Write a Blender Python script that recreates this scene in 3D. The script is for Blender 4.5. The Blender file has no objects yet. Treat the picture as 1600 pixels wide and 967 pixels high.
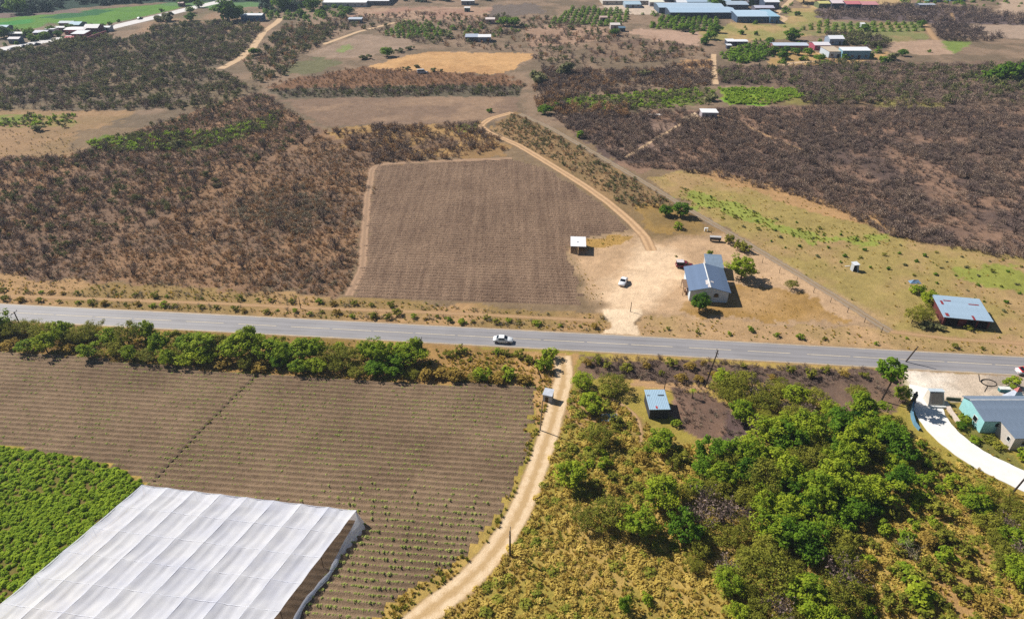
import bpy, math, random
import numpy as np
from mathutils import Vector, Matrix

R = math.radians
random.seed(7)
rng = np.random.default_rng(11)
scene = bpy.context.scene
C = scene.collection

# ------------------------------------------------------------------ camera, sky, sun, exposure
CAM_H, PITCH, FOC = 87.0, 32.5, 1067.0          # metres, degrees below level, focal length in 1/1600 frame widths
cam = bpy.data.cameras.new('camera'); cam_o = bpy.data.objects.new('camera', cam); C.objects.link(cam_o)
cam.sensor_width = 36; cam.lens = 36 * FOC / 1600; cam.clip_end = 20000
cam_o.location = (0, 0, CAM_H); cam_o.rotation_euler = (R(90 - PITCH), 0, 0)
scene.camera = cam_o
SUN_EL = 43.0
SUN_AZ = math.degrees(math.atan2(-0.86, 0.50))   # sun stands to the left and beyond the road (x=-0.86, y=0.50)
w = bpy.data.worlds.new('World'); scene.world = w; w.use_nodes = True
nt = w.node_tree
sky = nt.nodes.new('ShaderNodeTexSky'); sky.sky_type = 'NISHITA'; sky.sun_disc = False
sky.sun_elevation = R(SUN_EL); sky.sun_rotation = R(SUN_AZ); sky.altitude = 1500; sky.air_density = 1.0; sky.dust_density = 1.0
nt.nodes['Background'].inputs['Strength'].default_value = 0.05
nt.links.new(sky.outputs[0], nt.nodes['Background'].inputs['Color'])
sun = bpy.data.lights.new('sun', 'SUN'); sun.energy = 5.0; sun.angle = R(0.5); sun.color = (1.0, 0.955, 0.88)
sun_o = bpy.data.objects.new('sun', sun); C.objects.link(sun_o)
sd = Vector((-0.86, 0.50, 0)).normalized() * math.cos(R(SUN_EL)) + Vector((0, 0, math.sin(R(SUN_EL))))
sun_o.rotation_euler = (-sd).to_track_quat('-Z', 'Y').to_euler(); sun_o.location = (-60, 40, 120)
vs = scene.view_settings
vs.view_transform = 'Standard'; vs.look = 'None'; vs.exposure = 0.45; vs.gamma = 1.0; vs.use_curve_mapping = False
scene.cycles.use_denoising = False; scene.cycles.max_bounces = 6; scene.cycles.transparent_max_bounces = 12; scene.cycles.volume_bounces = 0

# ------------------------------------------------------------------ helpers
_t = R(PITCH)
def at(px, py, z=0.0):
    """survey: ground point seen at a pixel of the 1600 x 967 photograph"""
    u, v = (np.asarray(px, float) - 800) / FOC, (np.asarray(py, float) - 483.5) / FOC
    dy = math.cos(_t) - v * math.sin(_t); dz = -math.sin(_t) - v * math.cos(_t)
    k = (z - CAM_H) / dz
    return np.stack([u * k, dy * k], -1)
def P(px, py, z=0.0):
    a = at(px, py); return Vector((float(a[0]), float(a[1]), z))
def poly(pts):
    a = np.array(pts, float); return at(a[:, 0], a[:, 1])

def lin(c, k=0.8):
    c = np.array(c, float) / 255
    return tuple(np.where(c <= 0.04045, c / 12.92, ((c + 0.055) / 1.055) ** 2.4) * k)

def _h(ix, iy, s):
    n = (ix.astype(np.int64) * 374761393 + iy.astype(np.int64) * 668265263 + s * 1442695041) & 0x7fffffff
    n = ((n ^ (n >> 13)) * 1274126177) & 0x7fffffff
    return ((n ^ (n >> 16)) & 0xffff) / 65535.0
def noise(x, y, s=0):
    ix, iy = np.floor(x), np.floor(y); fx, fy = x - ix, y - iy
    fx = fx * fx * (3 - 2 * fx); fy = fy * fy * (3 - 2 * fy)
    a = _h(ix, iy, s); b = _h(ix + 1, iy, s); c = _h(ix, iy + 1, s); d = _h(ix + 1, iy + 1, s)
    return (a * (1 - fx) + b * fx) * (1 - fy) + (c * (1 - fx) + d * fx) * fy
def fbm(x, y, s=0, o=4):
    t = 0; a = 0.5; n = 0
    for i in range(o):
        t = t + a * noise(x * 2 ** i, y * 2 ** i, s + i * 17); n += a; a *= 0.55
    return t / n
def inside(pl, x, y):
    r = np.zeros(x.shape, bool); n = len(pl)
    for i in range(n):
        x0, y0 = pl[i]; x1, y1 = pl[(i + 1) % n]
        if y0 == y1: continue
        c = (y0 > y) != (y1 > y)
        r ^= c & (x < (x1 - x0) * (y - y0) / (y1 - y0) + x0)
    return r
def dist_line(pl, x, y):
    d = np.full(x.shape, 1e9)
    for i in range(len(pl) - 1):
        a, b = pl[i], pl[i + 1]; ab = b - a; L = ab @ ab
        t = np.clip(((x - a[0]) * ab[0] + (y - a[1]) * ab[1]) / L, 0, 1)
        d = np.minimum(d, np.hypot(x - a[0] - t * ab[0], y - a[1] - t * ab[1]))
    return d

def mesh_np(name, v, f, mats, smooth=False, fattr=None):
    m = bpy.data.meshes.new(name)
    m.from_pydata(v.tolist() if hasattr(v, 'tolist') else v, [], f.tolist() if hasattr(f, 'tolist') else f)
    for a in mats if isinstance(mats, (list, tuple)) else [mats]: m.materials.append(a)
    if smooth: m.polygons.foreach_set('use_smooth', [True] * len(m.polygons))
    if fattr is not None:
        at_ = m.attributes.new('tint', 'FLOAT', 'FACE'); at_.data.foreach_set('value', np.asarray(fattr, np.float32))
    return m
def link(name, data, parent=None, loc=None, rz=0, label=None, cat=None, group=None, kind=None):
    o = bpy.data.objects.new(name, data); C.objects.link(o); o.parent = parent
    if loc is not None: o.location = loc
    if rz: o.rotation_euler = (0, 0, rz)
    for k, v_ in (('label', label), ('category', cat), ('group', group), ('kind', kind)):
        if v_: o[k] = v_
    return o
def empty(name, loc, rz=0, label=None, cat=None, group=None):
    o = link(name, None, None, loc, rz, label, cat, group); o.empty_display_size = 0.5; return o
def copy_tree(o, parent=None):
    c = o.copy(); C.objects.link(c); c.parent = parent
    for ch in o.children: copy_tree(ch, c)
    return c

class MB:
    def __init__(s): s.v = []; s.f = []
    def add(s, v, f):
        n = len(s.v); s.v += [tuple(map(float, p)) for p in v]; s.f += [tuple(i + n for i in q) for q in f]; return s
    def box(s, x0, y0, z0, x1, y1, z1):
        return s.add([(x0,y0,z0),(x1,y0,z0),(x1,y1,z0),(x0,y1,z0),(x0,y0,z1),(x1,y0,z1),(x1,y1,z1),(x0,y1,z1)],
                     [(0,3,2,1),(4,5,6,7),(0,1,5,4),(1,2,6,5),(2,3,7,6),(3,0,4,7)])
    def hexa(s, b, t):       # bottom quad, top quad
        return s.add(list(b) + list(t), [(0,3,2,1),(4,5,6,7),(0,1,5,4),(1,2,6,5),(2,3,7,6),(3,0,4,7)])
    def slab(s, q, th):      # thin slab from 4 points, thickness along -normal
        q = [Vector(p) for p in q]; n = (q[1] - q[0]).cross(q[3] - q[0]).normalized()
        return s.hexa([p - n * th for p in q], q)
    def tube(s, pts, rad, n=6, cap=True):
        pts = [Vector(p) for p in pts]; rad = rad if isinstance(rad, (list, tuple)) else [rad] * len(pts)
        v = []; f = []
        for i, p in enumerate(pts):
            d = (pts[min(i + 1, len(pts) - 1)] - pts[max(i - 1, 0)]).normalized()
            a = d.orthogonal().normalized(); b = d.cross(a)
            if i and (a.dot(pa) < 0.2): a = (pa - d * pa.dot(d)).normalized(); b = d.cross(a)
            elif i: a = (pa - d * pa.dot(d)).normalized(); b = d.cross(a)
            pa = a
            v += [p + (a * math.cos(2 * math.pi * k / n) + b * math.sin(2 * math.pi * k / n)) * rad[i] for k in range(n)]
        for i in range(len(pts) - 1):
            f += [(i*n+k, i*n+(k+1)%n, (i+1)*n+(k+1)%n, (i+1)*n+k) for k in range(n)]
        if cap: f += [tuple(range(n - 1, -1, -1)), tuple((len(pts) - 1) * n + k for k in range(n))]
        return s.add(v, f)
    def lathe(s, prof, n=10, cx=0, cy=0):
        v = [(cx + r * math.cos(2*math.pi*k/n), cy + r * math.sin(2*math.pi*k/n), z) for r, z in prof for k in range(n)]
        f = [(i*n+k, i*n+(k+1)%n, (i+1)*n+(k+1)%n, (i+1)*n+k) for i in range(len(prof)-1) for k in range(n)]
        f += [tuple(range(n-1, -1, -1)), tuple((len(prof)-1)*n+k for k in range(n))]
        return s.add(v, f)
    def mesh(s, name, mat, smooth=False): return mesh_np(name, s.v, s.f, mat, smooth)
    def build(s, name, mat, parent=None, smooth=False, **k): return link(name, s.mesh(name, mat, smooth), parent, **k)

# ------------------------------------------------------------------ materials
def new_mat(name):
    m = bpy.data.materials.new(name); m.use_nodes = True; t = m.node_tree
    return m, t, t.nodes['Principled BSDF']
def nd(t, kind, **k):
    n = t.nodes.new(kind)
    for a, b in k.items(): setattr(n, a, b)
    return n
def tex_noise(t, scale, vec, detail=4, rough=0.6):
    n = nd(t, 'ShaderNodeTexNoise'); n.inputs['Scale'].default_value = scale
    n.inputs['Detail'].default_value = detail; n.inputs['Roughness'].default_value = rough
    t.links.new(vec, n.inputs['Vector']); return n.outputs['Fac']
def mathn(t, op, a, b=None, c=None, clamp=False):
    n = nd(t, 'ShaderNodeMath', operation=op, use_clamp=clamp)
    for i, q in enumerate((a, b, c)):
        if q is None: continue
        if isinstance(q, (int, float)): n.inputs[i].default_value = q
        else: t.links.new(q, n.inputs[i])
    return n.outputs[0]
def maprange(t, v, a, b, c, d):
    n = nd(t, 'ShaderNodeMapRange'); t.links.new(v, n.inputs[0])
    for i, q in enumerate((a, b, c, d)): n.inputs[i + 1].default_value = q
    return n.outputs[0]
def mixc(t, f, a, b, bt='MIX'):
    n = nd(t, 'ShaderNodeMix', data_type='RGBA', blend_type=bt)
    if isinstance(f, (int, float)): n.inputs[0].default_value = f
    else: t.links.new(f, n.inputs[0])
    for i, q in ((6, a), (7, b)):
        if isinstance(q, tuple): n.inputs[i].default_value = (*q[:3], 1)
        else: t.links.new(q, n.inputs[i])
    return n.outputs[2]
def scale_col(t, col, fac):
    n = nd(t, 'ShaderNodeVectorMath', operation='SCALE')
    if isinstance(col, tuple): n.inputs[0].default_value = col[:3]
    else: t.links.new(col, n.inputs[0])
    t.links.new(fac, n.inputs['Scale']); return n.outputs[0]
def world_pos(t): return nd(t, 'ShaderNodeNewGeometry').outputs['Position']
def bump(t, p, h, dist, strength=1.0):
    b = nd(t, 'ShaderNodeBump'); b.inputs['Distance'].default_value = dist; b.inputs['Strength'].default_value = strength
    t.links.new(h, b.inputs['Height']); t.links.new(b.outputs[0], p.inputs['Normal'])
_plain = {}
def plain(col, rough=0.7, metal=0.0, var=0.25, scale=1.5, name=None, spec=0.3):
    """painted or raw surface with blotchy wear; colour given as seen in daylight (sRGB 0-255)"""
    key = (tuple(col), rough, metal, var, scale)
    if key in _plain: return _plain[key]
    m, t, p = new_mat(name or 'surface'); tc = nd(t, 'ShaderNodeTexCoord').outputs['Object']
    n1 = tex_noise(t, scale, tc, 5, 0.65); n2 = tex_noise(t, scale * 9, tc, 3)
    f = maprange(t, mathn(t, 'ADD', mathn(t, 'MULTIPLY', n1, 0.7), mathn(t, 'MULTIPLY', n2, 0.3)), 0.3, 0.7, 1 - var, 1 + var * 0.6)
    t.links.new(scale_col(t, lin(col), f), p.inputs['Base Color'])
    p.inputs['Roughness'].default_value = rough; p.inputs['Metallic'].default_value = metal; p.inputs['Specular IOR Level'].default_value = spec
    _plain[key] = m; return m
def soil_mat(name, a, b, sc=1.0, bumpd=0.12):
    m, t, p = new_mat(name); pos = world_pos(t)
    n1 = tex_noise(t, 0.05 * sc, pos, 5); n2 = tex_noise(t, 0.9 * sc, pos, 5, 0.7); n3 = tex_noise(t, 5 * sc, pos, 3)
    f = mathn(t, 'ADD', mathn(t, 'MULTIPLY', n1, 0.45), mathn(t, 'ADD', mathn(t, 'MULTIPLY', n2, 0.3), mathn(t, 'MULTIPLY', n3, 0.25)))
    t.links.new(mixc(t, maprange(t, f, 0.36, 0.64, 0, 1), lin(a), lin(b)), p.inputs['Base Color'])
    p.inputs['Roughness'].default_value = 0.95; p.inputs['Specular IOR Level'].default_value = 0.1
    bump(t, p, mathn(t, 'ADD', n2, n3), bumpd); return m
def leaf_mat(name, a, b, trans=0.35, hue_spread=1.0):
    """foliage: colour between a and b by clump tint and by individual"""
    m, t, p = new_mat(name)
    at_ = nd(t, 'ShaderNodeAttribute', attribute_name='tint'); oi = nd(t, 'ShaderNodeObjectInfo')
    f = mathn(t, 'ADD', mathn(t, 'MULTIPLY', at_.outputs['Fac'], 0.6), mathn(t, 'MULTIPLY', oi.outputs['Random'], 0.4 * hue_spread), clamp=True)
    col = mixc(t, f, lin(a), lin(b))
    p.inputs['Roughness'].default_value = 0.75; p.inputs['Specular IOR Level'].default_value = 0.15
    t.links.new(col, p.inputs['Base Color'])
    if trans:
        tr = nd(t, 'ShaderNodeBsdfTranslucent'); t.links.new(col, tr.inputs[0])
        mx = nd(t, 'ShaderNodeMixShader'); mx.inputs[0].default_value = trans
        t.links.new(p.outputs[0], mx.inputs[1]); t.links.new(tr.outputs[0], mx.inputs[2])
        t.links.new(mx.outputs[0], t.nodes['Material Output'].inputs[0])
    return m

M = dict(
    bark=plain((105, 85, 65), 0.9, name='bark'), pole=plain((70, 58, 50), 0.9, name='weathered_pole'),
    palepole=plain((175, 155, 130), 0.9, name='pale_pole'),
    bright=leaf_mat('leaf_bright', (96, 134, 26), (188, 198, 54)), dark=leaf_mat('leaf_dark', (58, 104, 22), (140, 172, 40)),
    olive=leaf_mat('leaf_olive', (104, 112, 34), (180, 176, 66)), dryleaf=leaf_mat('leaf_dry', (140, 116, 52), (212, 180, 86)),
    rust=leaf_mat('leaf_rust', (140, 106, 76), (206, 164, 116), 0.2), twig=leaf_mat('twig', (132, 112, 98), (204, 178, 154), 0),
    greytwig=leaf_mat('grey_twig', (140, 132, 110), (204, 190, 160), 0), darktwig=leaf_mat('dark_twig', (98, 84, 80), (158, 136, 124), 0),
    scrubgreen=leaf_mat('scrub_green', (98, 100, 66), (158, 156, 100), 0.25), grassy=leaf_mat('grass_straw', (188, 160, 70), (238, 210, 112), 0.35),
    grassgreen=leaf_mat('grass_green', (120, 134, 40), (196, 188, 76), 0.35), crop=leaf_mat('crop_leaf', (104, 146, 24), (186, 206, 52), 0.4),
    seedling=leaf_mat('seedling', (150, 166, 76), (216, 218, 130), 0.4), limegreen=leaf_mat('lime_leaf', (140, 176, 52), (200, 220, 88), 0.4),
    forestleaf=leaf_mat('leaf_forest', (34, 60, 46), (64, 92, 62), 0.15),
    white=plain((240, 240, 240), 0.5, name='white_paint', var=0.08), darkglass=plain((20, 26, 34), 0.12, name='dark_glass', var=0.1, spec=0.6),
    tyre=plain((28, 27, 27), 0.9, name='rubber'), black=plain((24, 22, 22), 0.8, name='dark_void'),
    metal=plain((140, 140, 142), 0.45, 0.6, name='galvanised'), wood=plain((120, 92, 66), 0.9, name='old_wood'),
)

# ------------------------------------------------------------------ the plan of the place (surveyed polygons)
T = {}   # tracks: name -> (points, half width)
def track(name, pts, hw): T[name] = (poly(pts), hw); return T[name]
track('road', [(-500, 459.5), (-200, 476.0), (0, 487.5), (200, 497.5), (400, 507.5), (600, 518), (800, 528.5), (1000, 539), (1200, 550), (1400, 561), (1600, 572), (1800, 583), (2100, 599)], 3.5)
track('lane', [(812, 178), (860, 200), (930, 240), (1010, 287), (1100, 341), (1180, 388), (1260, 436), (1330, 479), (1372, 506), (1392, 518)], 1.5)
track('farm_track', [(800, 176), (765, 186), (750, 197), (765, 208), (810, 227), (860, 257), (910, 288), (950, 316), (985, 346), (1008, 370), (1018, 392)], 1.6)
track('side_track', [(878, 556), (882, 590), (872, 625), (862, 662), (850, 700), (832, 750), (812, 800), (782, 850), (745, 895), (690, 938), (630, 985), (560, 1030)], 2.1)
track('verge_path', [(-200, 449), (0, 462), (200, 469), (360, 475), (480, 481), (620, 486), (760, 492), (930, 501)], 1.1)
track('verge_path_right', [(1392, 518), (1440, 524), (1500, 531), (1560, 534), (1700, 545)], 1.0)
track('field_edge_track', [(545, 462), (566, 420), (570, 360), (574, 310), (582, 262), (600, 256), (680, 252), (800, 248)], 1.6)
track('drive', [(1445, 606), (1446, 625), (1452, 648), (1477, 680), (1525, 716), (1600, 752), (1720, 806), (1900, 885)], 3.0)
track('house_path', [(1070, 190), (1048, 204), (1030, 214), (1004, 230), (978, 246)], 0.8)
track('scrub_path', [(1120, 181), (1160, 194), (1200, 213), (1230, 225), (1256, 235)], 1.0)
track('far_track', [(1115, 85), (1115, 105), (1118, 132)], 1.6)
track('hill_track', [(345, 108), (375, 92), (395, 75), (412, 50), (432, 36), (440, 28)], 2.5)
track('highway', [(-150, 107), (0, 78), (60, 66.5), (110, 58), (180, 42), (250, 25.5), (300, 13), (335, 5), (400, -10)], 4.5)
track('north_path', [(505, 70), (560, 50), (600, 40), (640, 30)], 1.8)
track('factory_path', [(1205, 28), (1220, 16), (1232, 5), (1240, -4)], 2.5)
track('factory_spur', [(1216, 38), (1228, 30), (1222, 26), (1208, 23)], 2.0)
track('barn_path', [(1216, 104), (1235, 99), (1260, 97), (1285, 96)], 2.0)
track('far_lane', [(1443, 36), (1452, 50), (1462, 63)], 3.5)
track('far_lane_two', [(1486, 20), (1490, 33)], 2.0)
track('hut_path', [(985, 600), (1050, 603), (1105, 607)], 0.5)
track('foot_path', [(930, 612), (975, 632), (1000, 655), (1002, 690)], 0.6)

# ground colour zones, painted in order: (polygon, colour as seen, edge raggedness in metres, patchiness colour or None, patch amount)
Z = [
 ([(-900, 200), (-900, -160), (2500, -160), (2500, 200)], (150, 126, 104), 0, (120, 104, 84), .5),
 ([(-400, 1100), (-400, 470), (1000, 530), (2200, 600), (2200, 1200)], (186, 156, 88), 0, (158, 144, 66), .6),
 # left scrub
 ([(-600, 95), (0, 84), (320, 42), (420, 45), (385, 85), (330, 108), (405, 140), (330, 170), (-600, 176)], (116, 102, 84), 3, (134, 116, 90), .5),
 ([(-500, 172), (215, 172), (165, 200), (122, 205), (110, 245), (-500, 258)], (166, 134, 100), 3, (150, 124, 90), .4),
 ([(-300, 183), (60, 182), (110, 178), (118, 200), (60, 197), (-300, 196)], (128, 138, 66), 3, (160, 134, 90), .4),
 ([(-600, 258), (110, 245), (310, 170), (410, 145), (505, 205), (582, 256), (572, 320), (540, 462), (50, 434), (-600, 400)], (134, 108, 88), 3, (156, 122, 92), .5),
 ([(505, 206), (600, 196), (750, 190), (800, 232), (580, 258)], (132, 106, 84), 3, (180, 144, 92), .5),
 ([(690, 235), (750, 222), (795, 230), (790, 246), (700, 250)], (190, 150, 96), 3, (150, 120, 84), .5),
 ([(130, 226), (180, 213), (250, 209), (340, 205), (425, 180), (430, 195), (350, 226), (260, 236), (180, 236)], (112, 128, 58), 4, (110, 96, 70), .6),
 ([(700, 205), (720, 194), (745, 190), (748, 200), (730, 208)], (140, 140, 70), 2, None, 0),
 # lot fields
 ([(438, 156), (540, 153), (808, 150), (812, 176), (760, 184), (735, 193), (600, 196), (508, 198)], (158, 130, 106), 2, (136, 112, 94), .5),
 ([(412, 140), (822, 133), (812, 151), (440, 154)], (108, 98, 80), 2, None, 0),
 ([(572, 108), (620, 90), (672, 81), (832, 84), (830, 93), (785, 116), (700, 113)], (206, 162, 112), 2, (190, 146, 100), .3),
 ([(410, 140), (470, 122), (560, 106), (700, 113), (790, 117), (822, 133)], (136, 102, 76), 3, (120, 90, 70), .4),
 ([(478, 86), (565, 53), (652, 62), (642, 76), (560, 89), (500, 92)], (162, 138, 118), 2, (150, 128, 108), .3),
 ([(520, 78), (545, 70), (556, 74), (530, 83)], (140, 148, 92), 3, None, 0),
 ([(440, 102), (500, 90), (532, 98), (500, 112), (460, 119)], (118, 114, 82), 3, None, 0),
 ([(548, 26), (560, 14), (770, 10), (752, 33), (650, 30)], (168, 132, 112), 4, (180, 150, 124), .4),
 ([(770, 8), (830, 6), (860, 20), (790, 28), (760, 30)], (120, 106, 96), 4, None, 0),
 ([(820, 46), (860, 40), (945, 44), (948, 62), (870, 72), (830, 74)], (176, 144, 120), 3, (160, 130, 108), .4),
 ([(978, 48), (1000, 45), (1105, 52), (1094, 72), (1010, 62)], (186, 154, 132), 3, (170, 140, 118), .3),
 ([(920, 66), (1000, 62), (1095, 72), (1090, 88), (920, 92)], (142, 118, 96), 3, (120, 98, 84), .5),
 ([(1060, 95), (1113, 92), (1112, 107), (1060, 107)], (186, 146, 104), 3, None, 0),
 ([(855, 118), (980, 118), (1000, 112), (860, 108)], (180, 142, 100), 4, (120, 98, 84), .6),
 ([(840, 172), (870, 157), (980, 146), (1112, 137), (1114, 162), (1000, 172), (900, 174)], (122, 132, 66), 4, (110, 94, 74), .6),
 ([(1122, 138), (1245, 139), (1252, 152), (1200, 165), (1140, 164)], (124, 166, 54), 2, (150, 150, 60), .3),
 # right side
 ([(1120, 104), (1800, 92), (1800, 170), (1260, 165), (1240, 138), (1122, 132)], (112, 94, 82), 3, (136, 112, 92), .5),
 ([(860, 180), (1060, 172), (1260, 165), (2200, 172), (2200, 480), (1620, 405), (1400, 372), (1255, 312), (1080, 266), (985, 268)], (104, 86, 78), 3, (156, 124, 102), .55),
 ([(960, 205), (1060, 190), (1090, 200), (1080, 222), (1000, 245), (975, 245)], (150, 124, 108), 3, (120, 100, 90), .5),
 ([(1006, 276), (1085, 265), (1258, 314), (1400, 372), (1620, 406), (2000, 440), (2000, 570), (1392, 520)], (176, 146, 102), 2, (164, 146, 86), .55),
 ([(1062, 292), (1150, 318), (1260, 360), (1400, 368), (1390, 380), (1260, 376), (1150, 344), (1060, 310)], (150, 156, 74), 4, None, 0),
 ([(1480, 420), (1540, 410), (1640, 440), (1640, 470), (1540, 440)], (150, 152, 72), 4, None, 0),
 ([(1255, 300), (1400, 352), (1410, 366), (1300, 340), (1090, 272), (1120, 266)], (184, 146, 102), 2, None, 0),
 # between lane and farm track
 ([(800, 176), (812, 178), (1010, 289), (1100, 343), (1130, 362), (1060, 372), (1022, 388), (985, 346), (860, 257), (765, 200)], (140, 116, 82), 2, (162, 130, 92), .5),
 ([(990, 318), (1050, 320), (1110, 352), (1100, 366), (1020, 360)], (164, 132, 78), 2, (140, 116, 76), .5),
 # yard
 ([(905, 372), (1000, 362), (1020, 380), (1130, 362), (1180, 390), (1388, 512), (1200, 506), (950, 492), (915, 462), (892, 405)], (200, 166, 130), 2.5, None, 0),
 ([(1150, 440), (1230, 450), (1350, 505), (1180, 500), (1060, 490), (1075, 480)], (170, 134, 80), 2, (186, 150, 104), .5),
 ([(902, 374), (960, 366), (985, 372), (950, 385), (905, 390)], (176, 140, 80), 1.5, None, 0),
 ([(985, 392), (1012, 372), (1034, 384), (1066, 402), (1066, 440), (1030, 466), (1008, 492), (946, 492), (930, 462), (950, 440), (985, 420)], (236, 204, 168), 2.5, None, 0),
 # verge
 ([(-500, 430), (0, 424), (50, 434), (545, 465), (950, 492), (944, 535), (600, 522), (-500, 470)], (182, 146, 104), 1.5, (150, 126, 80), .55),
 ([(1002, 494), (1390, 516), (2000, 545), (2000, 600), (990, 538)], (188, 154, 114), 1.5, (168, 142, 94), .5),
 ([(-500, 478), (0, 500), (400, 520), (860, 550), (840, 606), (600, 598), (400, 590), (-500, 545)], (170, 134, 84), 1.0, (136, 112, 62), .5),
 ([(815, 548), (905, 553), (860, 690), (838, 700), (838, 605), (790, 600)], (178, 136, 76), 1.0, (190, 152, 104), .5),
 ([(940, 484), (1006, 484), (992, 508), (1002, 530), (938, 526), (952, 508)], (242, 214, 180), 0.8, None, 0),
 # south-east
 ([(905, 556), (1130, 566), (1410, 580), (1400, 640), (1340, 640), (1120, 580), (1105, 602), (985, 596), (905, 590)], (110, 90, 78), 1.5, (136, 110, 90), .5),
 ([(985, 592), (1105, 604), (1104, 611), (985, 602)], (190, 152, 108), .8, None, 0),
 ([(1046, 604), (1100, 612), (1140, 640), (1190, 690), (1150, 705), (1055, 662)], (122, 98, 84), 1.2, (150, 118, 98), .5),
 ([(1130, 640), (1180, 660), (1190, 690), (1120, 700)], (108, 88, 84), 1.2, None, 0),
 ([(905, 600), (960, 625), (1010, 660), (1010, 700), (930, 690), (880, 650)], (172, 138, 96), 1.0, (150, 130, 70), .5),
 ([(1420, 700), (1500, 760), (1560, 860), (1600, 967), (1480, 967), (1450, 820)], (186, 148, 96), 1.5, (160, 132, 72), .5),
 ([(1405, 576), (1900, 604), (1900, 650), (1530, 628), (1420, 640), (1430, 610)], (226, 206, 184), 0.5, (206, 186, 164), .4),
 ([(1408, 577), (1475, 582), (1492, 606), (1470, 622), (1426, 634), (1420, 600)], (244, 230, 212), 2.5, None, 0),
 ([(1530, 584), (1600, 586), (1600, 606), (1540, 606)], (178, 162, 146), .8, None, 0),
 ([(1470, 625), (1500, 632), (1600, 730), (1580, 745), (1500, 690), (1470, 655)], (170, 136, 84), .8, (120, 122, 60), .6),
 ([(1562, 604), (2000, 640), (2000, 700), (1610, 680)], (214, 200, 186), .5, None, 0),
 ([(-160, 690), (0, 699), (90, 709), (160, 723), (226, 753), (212, 768), (100, 870), (0, 954), (-160, 1040)], (120, 112, 56), .4, (130, 104, 66), .4),
 # far
 ([(-400, 110), (-400, 46), (0, 46), (90, 40), (190, 33), (320, 6), (340, 6), (130, 62), (0, 88)], (150, 130, 114), 2, (120, 110, 90), .4),
 ([(-400, 34), (0, 28), (60, 24), (130, 17), (180, 13), (255, 7), (300, 7), (265, 17), (190, 34), (130, 43), (96, 40), (74, 36), (60, 45), (-400, 60)], (100, 140, 56), 1, (92, 132, 56), .3),
 ([(60, 28), (100, 22), (150, 15), (180, 17), (150, 24), (90, 30)], (58, 108, 64), 2, None, 0),
 ([(-400, 40), (0, 36), (40, 31), (60, 29), (40, 38), (0, 42), (-400, 52)], (70, 140, 66), 2, None, 0),
 ([(240, 8), (300, 0), (420, -5), (420, 10), (330, 14)], (98, 130, 80), 2, None, 0),
 ([(-400, 25), (0, 20), (120, 14), (130, 20), (60, 24), (0, 29), (-400, 36)], (128, 108, 100), 2, None, 0),
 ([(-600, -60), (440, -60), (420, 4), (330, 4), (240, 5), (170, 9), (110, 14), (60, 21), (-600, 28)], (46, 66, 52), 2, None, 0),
 ([(230, 35), (330, 18), (345, 25), (430, 40), (405, 60), (300, 52), (215, 52)], (160, 130, 104), 3, (120, 110, 84), .5),
 ([(1090, 50), (1150, 35), (1215, 40), (1235, 15), (1280, 12), (1290, 50), (1250, 60), (1170, 64), (1100, 64)], (182, 154, 106), 3, (150, 146, 86), .5),
 ([(1240, 0), (1420, -20), (1420, 10), (1270, 14)], (196, 166, 120), 3, None, 0),
 ([(1210, 80), (1370, 85), (1390, 80), (1380, 92), (1330, 100), (1200, 104)], (196, 158, 108), 2, (170, 140, 90), .3),
 ([(1385, 64), (1470, 63), (1492, 85), (1440, 86), (1390, 82)], (180, 150, 126), 2, None, 0),
 ([(1470, 64), (1520, 66), (1500, 82), (1488, 84)], (128, 144, 72), 2, None, 0),
 ([(1505, 40), (1700, 40), (1700, 68), (1560, 60)], (176, 152, 132), 3, None, 0),
 ([(1280, 10), (1370, 8), (1480, 14), (1600, 28), (1700, 36), (1700, 42), (1440, 36), (1280, 30)], (116, 100, 98), 3, None, 0),
 ([(1230, 50), (1270, 35), (1440, 36), (1455, 62), (1390, 66), (1300, 58)], (134, 134, 84), 3, (160, 136, 98), .5),
 ([(1570, -10), (1800, -10), (1800, 20), (1560, 22)], (186, 160, 136), 3, None, 0),
 ([(1500, 118), (1560, 112), (1700, 108), (1700, 140), (1560, 138)], (108, 128, 52), 5, (96, 90, 70), .6),
 ([(1200, 148), (1290, 148), (1480, 160), (1480, 172), (1200, 164)], (142, 132, 76), 4, (120, 96, 80), .5),
 ([(940, 10), (1010, 0), (1060, 10), (1020, 24), (960, 22)], (206, 186, 166), 3, None, 0),
]
ZP = [(poly(z[0]), lin(z[1]), z[2], lin(z[3]) if z[3] else None, z[4]) for z in Z]

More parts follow.
